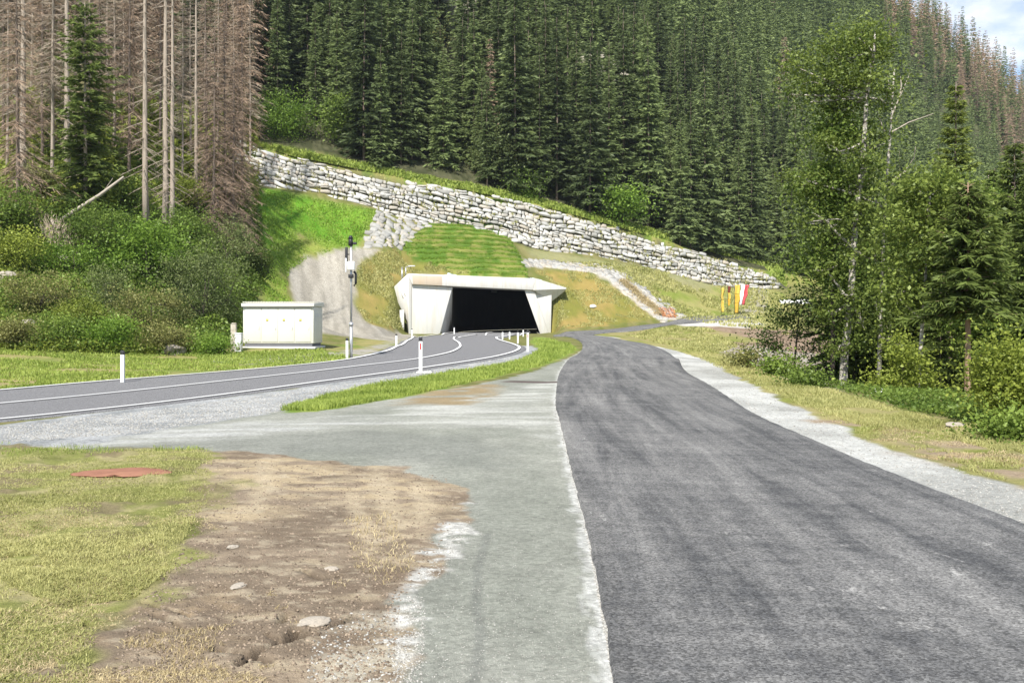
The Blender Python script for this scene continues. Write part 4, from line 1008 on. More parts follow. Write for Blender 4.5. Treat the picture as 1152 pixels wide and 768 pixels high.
def conifer_mesh(seed, h, r, whorls, per, sprigs, mat, cb=.08, bare=0.0, dead=False, taper=.85, droop=.35, width=.2, trunk_r=None, trunk_mat=None, twig=False, irregular=.25, slen=.34):
    """returns (trunk mesh, crown mesh)"""
    rng = np.random.default_rng(seed); L = Leaves(); tr = trunk_r or h * .011
    mb = MB(); zz = np.linspace(-.6, h, 9); wig = np.cumsum(rng.normal(0, .02 * h / 18, (9, 2)), 0); wig[0] = 0
    mb.tube(np.c_[wig, zz], np.interp(zz, [-.6, 0, h], [tr * 1.3, tr, tr * .12]), 7)
    gaps = rng.uniform(.75, 1.1, 400)
    for wv in range(whorls):
        f = cb + (1 - cb) * (wv + rng.uniform(-.3, .3)) / whorls; f = min(max(f, cb), .985)
        z = f * h; prof = (1 - f) ** taper * (1 if f > .15 else .8 + f)
        x0 = np.interp(z, zz, wig[:, 0]); y0 = np.interp(z, zz, wig[:, 1])
        for b in range(per):
            if rng.random() < bare: continue
            az = rng.uniform(0, 6.283); ln = r * prof * (1 + rng.normal(0, irregular)) * gaps[(wv * 3 + b) % 400] + .12
            if ln < .1: continue
            d = np.array([math.cos(az), math.sin(az), 0]); e0 = np.interp(f, [0, .5, 1], [-.25, .05, .7])
            if dead: e0 -= .12
            k = max(3, int(sprigs * (ln / r) ** .7)); s = rng.uniform(.12, 1, k)
            s = np.r_[s, 1.0]; k += 1
            zc = z + ln * (e0 * s - droop * s * s + .22 * s ** 3)
            c = np.c_[x0 + d[0] * ln * s, y0 + d[1] * ln * s, zc]
            side = rng.choice([-1, 1], k); ang = rng.uniform(.35, 1.15, k) * side; ang[-1] = 0
            ca, sa = np.cos(ang), np.sin(ang)
            sd_ = np.c_[d[0] * ca - d[1] * sa, d[0] * sa + d[1] * ca, rng.uniform(-.75, .1, k) - (0 if not dead else .25)]
            sd_ = unit(sd_); sl = (ln * .5 + r * .3) * (slen - slen * .47 * s) * rng.uniform(.7, 1.3, k) + .05 * r / 2.5
            if twig: sl *= 1.1
            c2 = c + sd_ * sl[:, None] * .8; w = np.cross(sd_, np.array([0, 0, .5]) + rng.normal(0, .8, (k, 3))); w = unit(w) * (sl * width * rng.uniform(.7, 1.4, k))[:, None]
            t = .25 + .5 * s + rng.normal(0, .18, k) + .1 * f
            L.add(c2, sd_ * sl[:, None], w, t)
            if dead or twig or bare:
                mb.tube([(x0, y0, z), (x0 + d[0] * ln * .5, y0 + d[1] * ln * .5, z + ln * (e0 * .5 - droop * .25)), (x0 + d[0] * ln, y0 + d[1] * ln, z + ln * (e0 - droop + .22))], [tr * .16, tr * .1, tr * .03], 3, False)
    return mb.mesh('trunk', trunk_mat or M['bark'], smooth=True), L.mesh('crown', mat)

def put_tree(name, meshes, loc, label, cat, group=None, rz=None, sc=1.0, lean=(0, 0)):
    o = thing(name, label, cat, loc, RNG.uniform(0, 6.28) if rz is None else rz, group, sc)
    if lean != (0, 0): o.rotation_euler[0], o.rotation_euler[1] = lean
    link('trunk', meshes[0], o); link('crown', meshes[1], o); return o

# ---- mountain forest
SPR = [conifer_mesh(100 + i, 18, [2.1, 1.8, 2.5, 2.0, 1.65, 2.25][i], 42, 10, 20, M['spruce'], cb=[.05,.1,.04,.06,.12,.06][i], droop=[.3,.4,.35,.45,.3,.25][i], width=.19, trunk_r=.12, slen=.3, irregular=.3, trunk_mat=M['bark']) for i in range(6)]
DEADF = [conifer_mesh(200 + i, 17, [1.7, 2.1, 1.5][i], 32, 8, 11, M['dead'], cb=.1, bare=.1, dead=True, width=.15, droop=.45, trunk_r=.12) for i in range(3)]
print('T conifers', time.time() - T0)
cand = []; FOREST_BROAD = []
rngf = np.random.default_rng(77)
for y in np.arange(115, 375, 1.0):
    sp = np.interp(y, [115, 170, 260, 370], [2.7, 2.9, 3.0, 2.7])
    n = rngf.poisson((1.25 * y + 30) / (sp * sp * 1.02))
    for _ in range(n): cand.append((rngf.uniform(-.60, .60) * y - (0), y))
cand = np.array(cand); wl_ = np.interp(cand[:, 0], WX, WY)
cand = cand[cand[:, 1] > wl_ + 3.2 + rngf.uniform(0, 2, len(cand))]
zc = zt(cand[:, 0], cand[:, 1]); pxc = 576 + cand[:, 0] * F / cand[:, 1]; pyc = HY - (zc - EYE) * F / cand[:, 1]
# keep those whose crown can show in the picture or just outside it
m = (pxc > -40) & (pxc < 1190) & (pyc > -12) & ~((cand[:, 0] < -22) & (cand[:, 1] < 125))
# the rock outcrops stay clear
for (ox, oy, rx, ry) in [(520, 30, 26, 36), (667, 88, 30, 22), (695, 110, 14, 22), (630, 40, 14, 16)]:
    m &= ~((abs(pxc - ox) < rx) & (abs(pyc - oy) < ry))
for (ox, y0_, y1_, rx) in [(521, 0, 118, 11), (668, 70, 176, 13), (694, 90, 190, 8)]: m &= ~((abs(pxc - ox) < rx) & (pyc > y0_) & (pyc < y1_))
cand, zc, pxc, pyc = cand[m], zc[m], pxc[m], pyc[m]
# thin to a minimum spacing
keepi = []; cell = {}
for i in np.argsort(cand[:, 1]):
    x, y = cand[i]; ms_ = np.interp(y, [115, 170, 260, 370], [2.2, 2.35, 2.5, 2.1]); k0 = (int(x // 5), int(y // 5)); good = True
    for a in (-1, 0, 1):
        for b in (-1, 0, 1):
            for j in cell.get((k0[0] + a, k0[1] + b), ()):
                if (cand[j, 0] - x) ** 2 + (cand[j, 1] - y) ** 2 < ms_ ** 2: good = False
    if good: keepi.append(i); cell.setdefault(k0, []).append(i)
cand, zc, pxc, pyc = cand[keepi], zc[keepi], pxc[keepi], pyc[keepi]
# the bare brown belt: along the right ridge, and the left side behind the dead trees
nb = fbm(pxc * .02, pyc * .02, 5, 3)
belt = ((pxc > 985) & (pyc < 30 + (pxc - 985) * 1.05 + (nb - .5) * 60) & (rngf.random(len(pxc)) < .62)) | ((pxc < 285) & (rngf.random(len(pxc)) < .8))
belt |= rngf.random(len(pxc)) < .012
print('forest', len(cand), belt.sum())
far_sp = []; far_dead = []; n_s = n_d = 0
for i in range(len(cand)):
    x, y = cand[i]; sc = min(1.22, rngf.uniform(.62, 1.3)) * (.8 if pxc[i] > 985 and y > 270 else 1) * (1.0 if y < 230 else .92) * (.85 + .5 * fbm(np.array([x * .06]), np.array([y * .06]), 9, 2)[0]); z = zc[i] - .2
    if belt[i]:
        if n_d < 150:
            lab = ('brown bare spruce in the dead belt of the upper right ridge', 'dead spruces on the right ridge') if pxc[i] > 900 else (('brown dead spruce far up the slope behind the left hillside trees', 'dead spruces far up the left slope') if pxc[i] < 300 else ('single brown dead spruce among the dark green mountain forest', 'scattered dead spruces in the green forest'))
            put_tree('dead_spruce', DEADF[i % 3], (x, y, z), lab[0], 'tree', lab[1], sc=sc); n_d += 1
        else: far_dead.append((x, y, z, sc))
    else:
        if n_s < 290:
            front = y < np.interp(x, WX, WY) + 9
            lab = ('dark green spruce in the front row of the forest just behind the stone wall', 'front spruces behind the stone wall') if front else ('dark green spruce deeper in the mountain forest above the stone wall', 'spruces on the mountainside')
            put_tree('spruce_tree', SPR[rngf.integers(6)], (x, y, z), lab[0], 'tree', lab[1], sc=sc); n_s += 1
        else: far_sp.append((x, y, z, sc))
def merged(name, pts, meshes, mat):
    Vs = []; Ts = []; Fs = []; n = 0
    data = []
    for me in meshes:
        co = np.empty(len(me.vertices) * 3, np.float32); me.vertices.foreach_get('co', co); ti = np.empty(len(me.vertices), np.float32); me.attributes['tint'].data.foreach_get('value', ti)
        data.append((co.reshape(-1, 3), ti))
    for k, (x, y, z, sc) in enumerate(pts):
        co, ti = data[k % len(data)]; a = RNG.uniform(0, 6.28); c_, s_ = math.cos(a), math.sin(a)
        Vs.append(np.c_[(co[:, 0] * c_ - co[:, 1] * s_) * sc + x, (co[:, 0] * s_ + co[:, 1] * c_) * sc + y, co[:, 2] * sc + z].astype(np.float32)); Ts.append(ti + RNG.normal(0, .13))
    V = np.concatenate(Vs); return tag(link(name, npmesh(name, V, [np.arange(len(V)).reshape(-1, 4)], mat, {'tint': np.clip(np.concatenate(Ts), 0, 1)})), kind='stuff')
LOWS = [conifer_mesh(300 + i, 18, [2.1, 1.8, 2.4][i], 26, 7, 8, M['spruce'], cb=.06, width=.3, irregular=.3)[1] for i in range(3)]
LOWD = [conifer_mesh(310 + i, 17, [1.7, 2.0][i], 20, 6, 6, M['dead'], cb=.12, dead=True, width=.3)[1] for i in range(2)]
if far_sp: merged('far_forest', far_sp, LOWS, M['spruce'])
if far_dead: merged('far_dead_forest', far_dead, LOWD, M['dead'])
print('T forest', time.time() - T0, n_s, n_d, len(far_sp), len(far_dead))

for i, (px, py, w_, h_, mt, lab) in enumerate([(716,150,34,50,'leaf_mid','mid green broad leaved tree in the spruces above the middle of the wall'), (385,150,30,46,'leaf_mid','small broad leaved tree among the spruces above the left part of the wall'), (858,190,36,52,'leaf_bright','light green broad leaved tree in the forest left of the tallest birch'),
      (770,95,30,40,'leaf_grey','grey green broad leaved tree high in the forest right of the rock step'), (470,70,28,44,'leaf_olive','olive broad leaved tree high in the forest left of the rock outcrop'), (700,246,30,36,'leaf_bright','low bright green tree at the forest edge close above the wall')]):
    FOREST_BROAD.append((px, py, w_, h_, mt, lab, 500 + i))
# rock outcrops high in the forest
def cliff(px, py, d, w, h, seed, label):
    c = P(px, py, d); bm = bmesh.new(); bmesh.ops.create_icosphere(bm, subdivisions=4, radius=1)
    for v in bm.verts:
        p = np.array(v.co); n_ = fbm(np.array([p[0]*1.8 + seed]), np.array([p[1]*1.8 + p[2]*2.4]), seed, 5)[0]
        v.co = Vector((p[0]*w, p[1]*w*.7, p[2]*h)) * (.5 + 1.0 * n_)
    me = bpy.data.meshes.new('rock_outcrop'); bm.to_mesh(me); bm.free(); me.materials.append(M['cliff'])
    tag(link('rock_outcrop', me, None, [float(v) for v in c]), label, 'rock')
M['cliff'] = mat_simple('cliff rock', (.34,.31,.25), .95, .1, 0, .35, .5, .8, (.13,.15,.05))
g = hit1(520, 14); cliff(520, 14, g[1], 6.5, 8, 2, 'grey green rock outcrop high among the spruces at the top of the photo')
g = hit1(672, 84); cliff(672, 84, g[1], 5, 3, 3, 'pale rock ledge among dense spruces, middle of the forest')
g = hit1(692, 106); cliff(692, 106, g[1], 2.5, 2.5, 4, 'small rock step right below the pale ledge in the forest')

# ---- broadleaf trees and bushes
def leafy(seed, blobs, nleaf, size, mat, trunk=None, tr=.1, bark=None, limbs=True, tw=.55, hollow=.35, base=(0,0,0), sub=5, dens=80):
    """blobs: (x,y,z,rx,ry,rz,weight); trunk: list of points. Leaves sit in small clusters at the twig ends inside each blob."""
    rng = np.random.default_rng(seed); L = Leaves(); mb = MB()
    tpts = np.array(trunk, float) if trunk is not None else np.array([(0,0,-.2),(0,0,.3)])
    if trunk is not None: mb.tube(tpts, np.linspace(tr, tr * .25, len(tpts)), 8)
    tot = sum(b[6] for b in blobs)
    for b in blobs:
        n = int(nleaf * b[6] / tot); c0 = np.array(b[:3]); R = np.array(b[3:6]); ncl = max(4, int(n / dens))
        dirs = unit(rng.normal(size=(ncl, 3))); rad = rng.uniform(hollow, 1, ncl) ** .6
        cl = c0 + dirs * rad[:, None] * R
        # limbs from the trunk to some clusters
        if limbs:
            # nearest lower trunk point
            kk = np.argmin(np.linalg.norm(tpts - (c0 - (0, 0, R[2] * .8)), axis=1)); root = tpts[kk]
            mid = c0 - np.array((0, 0, R[2] * .25)); rr = tr * .4 * (1 - .5 * kk / len(tpts))
            mb.tube([root, (root + mid) / 2 + rng.normal(0, .06, 3) * R, mid], [rr, rr * .8, rr * .5], 5, False)
            for j in range(min(ncl, sub)):
                mb.tube([mid, (mid + cl[j]) / 2 + rng.normal(0, .08, 3) * R, cl[j]], [rr * .5, rr * .32, rr * .1], 4, False)
        ci = rng.integers(0, ncl, n); csz = rng.uniform(.45, 1.9, ncl) * tw * size * 5; ct_ = rng.normal(.5, .22, ncl)
        p = cl[ci] + rng.normal(0, 1, (n, 3)) * csz[ci][:, None] * (1, 1, .6)
        u, v = rot_leaf(n, rng); sz = size * rng.uniform(.6, 1.4, n)
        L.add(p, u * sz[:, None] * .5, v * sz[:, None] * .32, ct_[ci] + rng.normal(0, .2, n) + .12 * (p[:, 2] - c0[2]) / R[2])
    if mb.n == 0: mb.tube([(0,0,-.2),(0,0,.4)], [.05,.02], 5)
    return mb.mesh('trunk', bark or M['bark_dark'], smooth=True), L.mesh('crown', mat)
def bush(px, pyb, wpx, hpx, mat, label, seed, n=5000, size=.09, name='bush', d=None, tw=.6, cat='bush'):
    q = hit1(px, pyb) if d is None else P(px, pyb, d); s = q[1] / F; w = wpx * s / 2; h = hpx * s; rng = np.random.default_rng(seed)
    bl = [(0, 0, h * .5, w * .75, w * .7, h * .48, 3)]
    for k in range(6):
        a = rng.uniform(0, 6.28); rr = rng.uniform(.35, .7); bl.append((math.cos(a) * w * rr, math.sin(a) * w * rr, h * rng.uniform(.25, .72), w * rng.uniform(.3, .5), w * rng.uniform(.3, .5), h * rng.uniform(.2, .36), 1))
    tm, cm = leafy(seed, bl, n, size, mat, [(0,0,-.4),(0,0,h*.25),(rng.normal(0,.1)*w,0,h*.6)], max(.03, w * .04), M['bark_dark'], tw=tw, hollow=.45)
    o = thing(name, label, cat, q); link('stems', tm, o); link('foliage', cm, o); return o
bush(228, 388, 106, 124, M['leaf_grey'], 'large dark rounded willow bush leaning over the cream cabinet', 1, 13000, .10, d=51)
bush(165, 325, 110, 84, M['leaf_bright'], 'bright green broad leaved bush below the pale trunks of the left hillside', 2, 9000, .16)
bush(215, 338, 74, 72, M['leaf_mid'], 'mid green bush between the bright bush and the large willow', 3, 6000, .14)
bush(110, 300, 90, 70, M['leaf_mid'], 'deep green bush beside the grey dead branch tangle', 4, 6500, .14)
bush(25, 270, 90, 62, M['leaf_mid'], 'green bush high at the left edge of the hillside', 5, 6500, .15)
bush(18, 306, 74, 50, M['leaf_yellow'], 'yellow green bush at the left edge above the grey boulder', 6, 5000, .12)
bush(85, 312, 70, 40, M['leaf_bright'], 'low light green bush left of the grey dead branch tangle', 7, 4500, .12)
bush(46, 356, 84, 56, M['leaf_olive'], 'dark brownish olive bush low on the left hillside', 8, 5500, .09)
bush(118, 352, 70, 56, M['leaf_grey'], 'grey green twiggy bush in the middle of the left hillside', 9, 5000, .08)
bush(170, 378, 84, 60, M['leaf_olive'], 'olive green bush left of the large willow bush', 10, 6000, .09)
bush(120, 394, 70, 36, M['leaf_bright'], 'low bright green bush above the far left guide post', 11, 5500, .10)
bush(182, 397, 64, 34, M['leaf_olive'], 'low olive bush at the verge left of the old post', 12, 5000, .08)
bush(66, 390, 66, 34, M['leaf_mid'], 'low green herb clump at the foot of the left hillside', 13, 5500, .09)
bush(14, 390, 56, 30, M['leaf_olive'], 'low olive clump at the far left edge of the verge', 14, 4500, .08)
bush(293, 314, 26, 42, M['leaf_dark'], 'small dark bush standing alone at the edge of the bright green slope', 15, 3500, .13)
bush(255, 300, 66, 56, M['leaf_grey'], 'grey green bush below the brown drooping spruces', 16, 5000, .11)
bush(208, 280, 52, 46, M['leaf_mid'], 'green bush right of the pale twin trunks', 17, 4500, .13)
bush(90, 372, 60, 40, M['leaf_yellow'], 'pale yellow green grassy clump between olive and grey bushes', 18, 5000, .08)
bush(245, 398, 44, 20, M['leaf_bright'], 'bright low herbs at the foot of the large willow bush', 19, 3000, .09)
bush(136, 236, 56, 44, M['leaf_mid'], 'green shrub between dead trunks right of the dark green live spruce', 61, 4000, .15)
bush(208, 238, 50, 40, M['leaf_yellow'], 'light yellow green shrub behind the pale twin trunks', 62, 4000, .15)
bush(40, 226, 60, 40, M['leaf_olive'], 'olive shrub under the dead trees at the upper left', 63, 4000, .15)
bush(150, 196, 60, 36, M['leaf_mid'], 'higher green shrub on the slope behind the lone pale trunk', 64, 3500, .18)
bush(232, 196, 44, 34, M['leaf_yellow'], 'yellow green shrub high behind the grey bare trunk', 65, 3500, .18)
bush(316, 168, 62, 74, M['leaf_bright'], 'round bright green tree at the left top end of the stone wall', 20, 9000, .24, 'deciduous_tree', 119, cat='tree')
bush(560, 226, 78, 92, M['leaf_grey'], 'pale blue green tree among the spruces behind the wall', 21, 9000, .26, 'deciduous_tree', 124, cat='tree')
bush(592, 228, 32, 40, M['leaf_bright'], 'small light green bush at the wall top right of the pale tree', 22, 3500, .2, d=121.5)
bush(640, 120, 30, 46, M['leaf_bright'], 'light green broad leaved tree alone among spruces right of the pale ledge', 23, 3500, .32, 'deciduous_tree', cat='tree')
bush(838, 413, 22, 18, M['leaf_olive'], 'tiny olive bush on bare ground right of the new road', 24, 1800, .09)
bush(878, 424, 32, 22, M['leaf_mid'], 'small green bush at the foot of the dark sapling', 25, 2500, .09)
bush(1142, 494, 50, 20, M['leaf_mid'], 'low green shrub at the right edge under the tall yellow green bush', 26, 5000, .06)
bush(1134, 480, 66, 112, M['leaf_yellow'], 'tall yellow green bush at the right edge of the grove', 27, 12000, .06)
bush(910, 434, 36, 11, M['leaf_mid'], 'low green undergrowth right of the small bush by the sapling', 30, 3000, .07)

for px, py, w_, h_, mt, lab, sd in FOREST_BROAD: bush(px, py, w_, h_, M[mt], lab, sd, 4000, .34, 'deciduous_tree', d=float(hit1(px, py)[1]) - 4, cat='tree')
# tall trees of the right grove
def grove(name, px, pyb, d, label, cat, blobs, n, size, mat, trunk, tr, bark, seed, **k):
    """blob and trunk coordinates are given as offsets in photo pixels (x right, y up) and metres in depth"""
    b = P(px, pyb, d); s = d / F
    b[2] = min(b[2], float(zt(b[0], b[1])) + .05)
    z0 = P(px, pyb, d)[2] - b[2]
    bl = [((x - px) * s, dy, (pyb - y) * s + z0, rx * s, rx * s * .9, ry * s, w) for (x, y, rx, ry, w, dy) in blobs]
    tp = [(0, 0, -.6)] + [((x - px) * s, dy, (pyb - y) * s + z0) for (x, y, dy) in trunk]
    ms_ = leafy(seed, bl, n, size, mat, tp, tr, bark, **k); o = thing(name, label, cat, b); link('trunk', ms_[0], o); link('crown', ms_[1], o); return o, b, s, z0
grove('birch_tree', 947, 446, 29, 'tallest birch with thick leaning white trunk at the left front of the right grove', 'tree',
      [(950,62,34,20,2.2,0),(985,48,22,18,1.6,.3),(965,40,18,12,.8,0),(925,92,26,12,1,0),(975,98,34,20,2,0),(950,120,24,16,1,.4),(915,112,18,10,.4,0),(985,160,24,24,1.2,.3),(940,168,26,20,1.2,-.3),(915,200,26,14,1,.2),(960,210,26,22,1.3,.3),(990,225,22,22,.8,0),(925,245,26,16,1,-.3),(955,270,24,20,.8,.3),(930,300,24,16,.7,0),(968,190,12,12,.6,-.5),(962,240,13,12,.6,-.5),(972,290,12,10,.5,-.5),(950,330,16,14,.8,-.5),(965,360,14,12,.6,-.4),(935,350,18,12,.7,-.3),(940,385,16,12,.6,-.4),(900,75,14,10,.6,0),(1000,110,12,14,.5,.2),(890,105,10,6,.2,0)],
      20000, .10, M['birch_leaf'], [(948,446,0),(950,400,0),(957,340,0),(960,280,0),(966,220,0),(972,160,0),(975,110,0),(983,60,0),(985,36,0)], .14, M['birch'], 41, sub=6, dens=120)
grove('birch_tree', 936, 444, 29.6, 'dark slender birch close behind the tallest birch, left side', 'tree',
      [(938,150,18,26,1,0),(925,215,24,16,1,0),(940,235,20,18,1,0),(918,285,22,14,.8,0),(945,310,20,18,.8,0),(935,195,14,14,.6,0)],
      9000, .11, M['leaf_mid'], [(936,444,0),(937,380,0),(936,300,0),(939,200,0),(941,120,0),(943,80,0)], .09, M['bark_dark'], 42)
o, b, s, z0 = grove('birch_tree', 988, 448, 31, 'thin pale birch with bare dead branching top right of the tallest birch', 'tree',
      [(1000,250,24,20,1,0),(985,285,22,18,1,.4),(1010,300,22,18,1,0),(1005,210,16,14,.5,0),(990,340,26,22,1,.3),(1000,380,26,24,1,0)],
      9000, .085, M['birch_leaf'], [(988,448,0),(990,380,0),(993,300,0),(996,220,0),(1001,160,0),(1004,110,0),(1006,78,0)], .085, M['birch'], 43)
tw_ = MB(); f_ = lambda x, y: ((x - 988) * s, 0, (448 - y) * s + z0)
for q_ in [[(1003,130),(1012,110),(1024,82)], [(1001,150),(1022,138),(1050,128)], [(998,205),(1016,195),(1028,178),(1030,165)], [(1001,160),(992,140),(985,120)], [(997,215),(1010,200),(1020,192)], [(1004,108),(1000,95),(998,84)], [(995,240),(1015,228),(1026,226)], [(1012,110),(1014,96),(1013,86)]]:
    tw_.tube([f_(*p) for p in q_], np.linspace(.03, .008, len(q_)), 5, False)
tw_.build('dead_branch', M['wood'], o).__setitem__('label', 'bare grey dead branches')
o, b, s, z0 = grove('birch_tree', 1031, 470, 25, 'young birch with straight thin white trunk beside the yellow green sapling', 'tree',
      [(1045,215,34,24,1.6,0),(1075,240,34,26,1.5,.3),(1020,255,26,20,1,0),(1060,280,34,24,1.4,-.3),(1030,305,26,20,1,.3),(1085,290,26,22,1,0),(1010,330,20,16,.6,0),(1050,330,24,18,.7,0)],
      15000, .10, M['birch_leaf'], [(1031,470,0),(1034,420,0),(1038,360,0),(1042,300,0),(1045,250,0),(1047,215,0)], .075, M['birch'], 44)
grove('sapling', 893, 432, 33, 'dark leaved multi stemmed sapling standing before the brown bare ground', 'tree',
      [(880,352,20,14,1,0),(868,388,14,10,.7,0),(905,340,26,16,1.4,0),(935,335,20,14,1,0),(925,362,22,14,1,0),(895,368,16,10,.6,0),(945,375,16,14,.8,0),(915,392,16,10,.5,0),(865,372,10,7,.4,0)],
      6500, .085, M['leaf_dark'], [(893,432,0),(894,405,0),(897,375,0),(900,345,0)], .06, M['bark_dark'], 45, sub=6)
grove('sapling', 1012, 466, 23.5, 'bright yellow green sapling in front of the dark spruce shade', 'tree',
      [(1020,405,20,16,1.3,0),(1035,425,16,12,1,0),(1000,430,16,9,.8,0),(1015,440,22,14,1.1,.2),(1045,445,14,12,.7,0),(1010,385,10,12,.5,0),(985,432,9,6,.4,0)],
      6500, .07, M['leaf_yellow'], [(1012,466,0),(1013,440,0),(1016,415,0),(1017,392,0)], .03, M['bark'], 46, sub=6)
grove('deciduous_tree', 1068, 470, 33, 'broad light green tree crown in the middle of the right grove below the fir', 'tree',
      [(1060,235,40,26,2,0),(1095,265,36,28,1.6,0),(1035,270,30,24,1.2,0),(1075,310,40,26,1.5,0),(1110,225,24,20,.8,0),(1040,330,30,24,1,0)],
      15000, .10, M['leaf_mid'], [(1068,470,0),(1070,380,0),(1068,300,0),(1066,240,0)], .12, M['bark'], 47)
grove('deciduous_tree', 1100, 472, 29, 'fresh green young tree filling the gap left of the right edge spruce', 'tree',
      [(1105,330,26,22,1,0),(1090,360,24,20,1,.3),(1120,365,24,20,1,0),(1110,395,26,18,1,0),(1095,300,18,18,.6,0)], 9000, .085, M['leaf_mid'], [(1100,472,0),(1103,400,0),(1105,340,0)], .05, M['bark'], 48)
grove('deciduous_tree', 960, 446, 34, 'fresh green understorey tree between the tallest birch and the thin pale birch', 'tree',
      [(965,330,26,24,1,0),(975,370,28,22,1,.3),(950,390,22,18,.8,0),(985,400,22,18,.8,0),(960,295,20,18,.7,0)], 8000, .09, M['leaf_mid'], [(960,446,0),(962,400,0),(965,340,0)], .05, M['bark_dark'], 49)
def conif(name, px, pyb, pyt, d, wpx, mat, label, seed, whorls=40, per=9, sprigs=26, slen=.19, **k):
    b = P(px, pyb, d); zg = float(zt(b[0], b[1])); h = (pyb - pyt) * d / F + (b[2] - zg); b[2] = zg; r = wpx * d / F / 2
    ms_ = conifer_mesh(seed, h, r, whorls, per, int(sprigs * 1.9), mat, slen=slen, **k); return put_tree(name, ms_, b, label, 'tree')
conif('fir_tree', 1076, 440, 92, 42, 92, M['fir'], 'bright pointed fir rising above the right grove', 51, 44, 10, 30, width=.16, trunk_mat=M['bark'], taper=.75)
conif('spruce_tree', 1089, 480, 205, 24, 150, M['spruce_near'], 'spruce with bare reddish lower trunk at the right front of the grove', 52, 30, 9, 40, cb=.4, bare=.15, width=.13, trunk_mat=M['bark_red'], trunk_r=.085, twig=True)
conif('spruce_tree', 1141, 470, 158, 31, 110, M['spruce_near'], 'tall green spruce with narrow top at the right edge', 53, 40, 10, 34, width=.14, twig=True)
conif('spruce_tree', 1160, 470, 200, 29, 120, M['spruce_near'], 'dense spruce cut by the right picture edge behind the yellow bush', 54, 36, 10, 32, width=.15)
conif('spruce_tree', 968, 440, 205, 36, 120, M['spruce_near'], 'dark spruce hidden behind the tallest birch', 55, 36, 10, 30, width=.16)
conif('spruce_tree', 1012, 440, 235, 34, 130, M['spruce_near'], 'shadowed spruce behind the young birch and the yellow sapling', 56, 34, 10, 32, width=.16)
conif('spruce_tree', 1055, 440, 200, 37, 130, M['spruce_near'], 'dark spruce behind the light green crown of the right grove', 57, 36, 10, 30, width=.16)
conif('spruce_tree', 1118, 440, 190, 38, 130, M['spruce_near'], 'dark spruce between fir and right edge spruce, rear row', 58, 36, 10, 30, width=.16)
conif('spruce_tree', 1118, 470, 300, 30, 90, M['spruce_near'], 'small brownish spruce right of the red trunk', 59, 26, 9, 34, width=.12, twig=True)
conif('spruce_tree', 1058, 470, 330, 30, 70, M['spruce_near'], 'small drooping spruce left of the red trunk', 60, 24, 9, 34, width=.12, twig=True)
conif('dead_spruce', 1112, 440, 195, 47, 50, M['deadpale'], 'grey bare dead spruce showing between fir and right edge spruce', 61, 28, 6, 12, width=.05, dead=True, bare=.2, trunk_mat=M['bark_pale'])
print('T grove', time.time() - T0)

# ---- dead spruces on the left hillside
DN = [conifer_mesh(400 + i, 24, [1.9, 2.3, 1.7, 2.1][i], 52, 7, 24, M['dead'] if i % 2 else M['deadpale'], cb=[.25, .12, .3, .2][i], bare=.1, dead=True, width=.05, droop=.5, trunk_r=.13, slen=.24, trunk_mat=M['bark'] if i % 2 else M['bark_pale'], irregular=.4) for i in range(4)]
DB = [conifer_mesh(420 + i, 20, [2.6, 2.9][i], 50, 8, 26, M['dead'], cb=.03, bare=.05, dead=True, slen=.2, width=.045, droop=.6, trunk_r=.17, trunk_mat=M['bark'], irregular=.4) for i in range(2)]
BARE = [conifer_mesh(430 + i, 26, 1.3, 44, 5, 14, M['deadpale'], cb=.1, bare=.3, dead=True, width=.04, slen=.25, droop=.5, trunk_r=.21, trunk_mat=M['bark_pale']) for i in range(2)]
def at(px, py): return hit1(px, py)
for px, py, k, lab, sc in [(165, 254, 0, 'lone pale bare trunk left of the twin trunks on the left hillside', 1.0), (186, 259, 1, 'left and paler trunk of the close twin dead spruces', 1.05), (192, 263, 0, 'right and thinner trunk of the close twin dead spruces', .85),
                           (26, 215, 1, 'pale dead trunk near the left edge of the photo', 1.1), (222, 242, 0, 'grey bare trunk between the twin trunks and the brown drooping spruces', .95), (76, 196, 1, 'pale dead trunk rising behind the dark green live spruce', 1.1)]:
    q = at(px, py); put_tree('dead_spruce', BARE[k], q, lab, 'tree', sc=sc)
for px, py, k, lab, sc in [(240, 268, 0, 'brown drooping dead spruce nearest to the large willow bush', .95), (262, 280, 1, 'rust brown dead spruce hanging over the bright green slope edge', .9), (254, 252, 1, 'brown dead spruce standing behind the other two drooping ones', 1.0), (20, 262, 0, 'broad brown dead spruce at the left edge with branches down to the bushes', .85)]:
    put_tree('dead_spruce', DB[k], at(px, py), lab, 'tree', sc=sc)
for i, (px, py) in enumerate([(8,200),(48,185),(58,222),(112,190),(128,170),(145,205),(205,215),(232,215),(215,180),(272,225),(282,196),(150,150),(100,140),(60,130),(20,140),(180,170),(245,180),(268,180),(122,120),(190,130),(230,150),(4,160),(35,110),(85,100),(165,105),(255,150),(140,90),(210,110),(262,206)]):
    put_tree('dead_spruce', DN[i % 4], at(px, py), 'brown leafless spruce in the crowded dead stand of the left hillside', 'tree', 'dead spruces of the left stand', sc=RNG.uniform(.75, 1.1))
conif('spruce_tree', 96, 238, 2, float(at(96, 238)[1]), 70, M['spruce_near'], 'dark green live spruce standing alone among the dead trees on the left', 71, 46, 8, 26, width=.2, irregular=.4, trunk_mat=M['bark_pale'], taper=.5, bare=.25)
conif('spruce_tree', 60, 180, 20, float(at(60, 180)[1]), 60, M['spruce_near'], 'thin half green spruce left behind the live dark green one', 72, 34, 5, 12, width=.15, bare=.3, trunk_mat=M['bark_pale'], taper=.6)
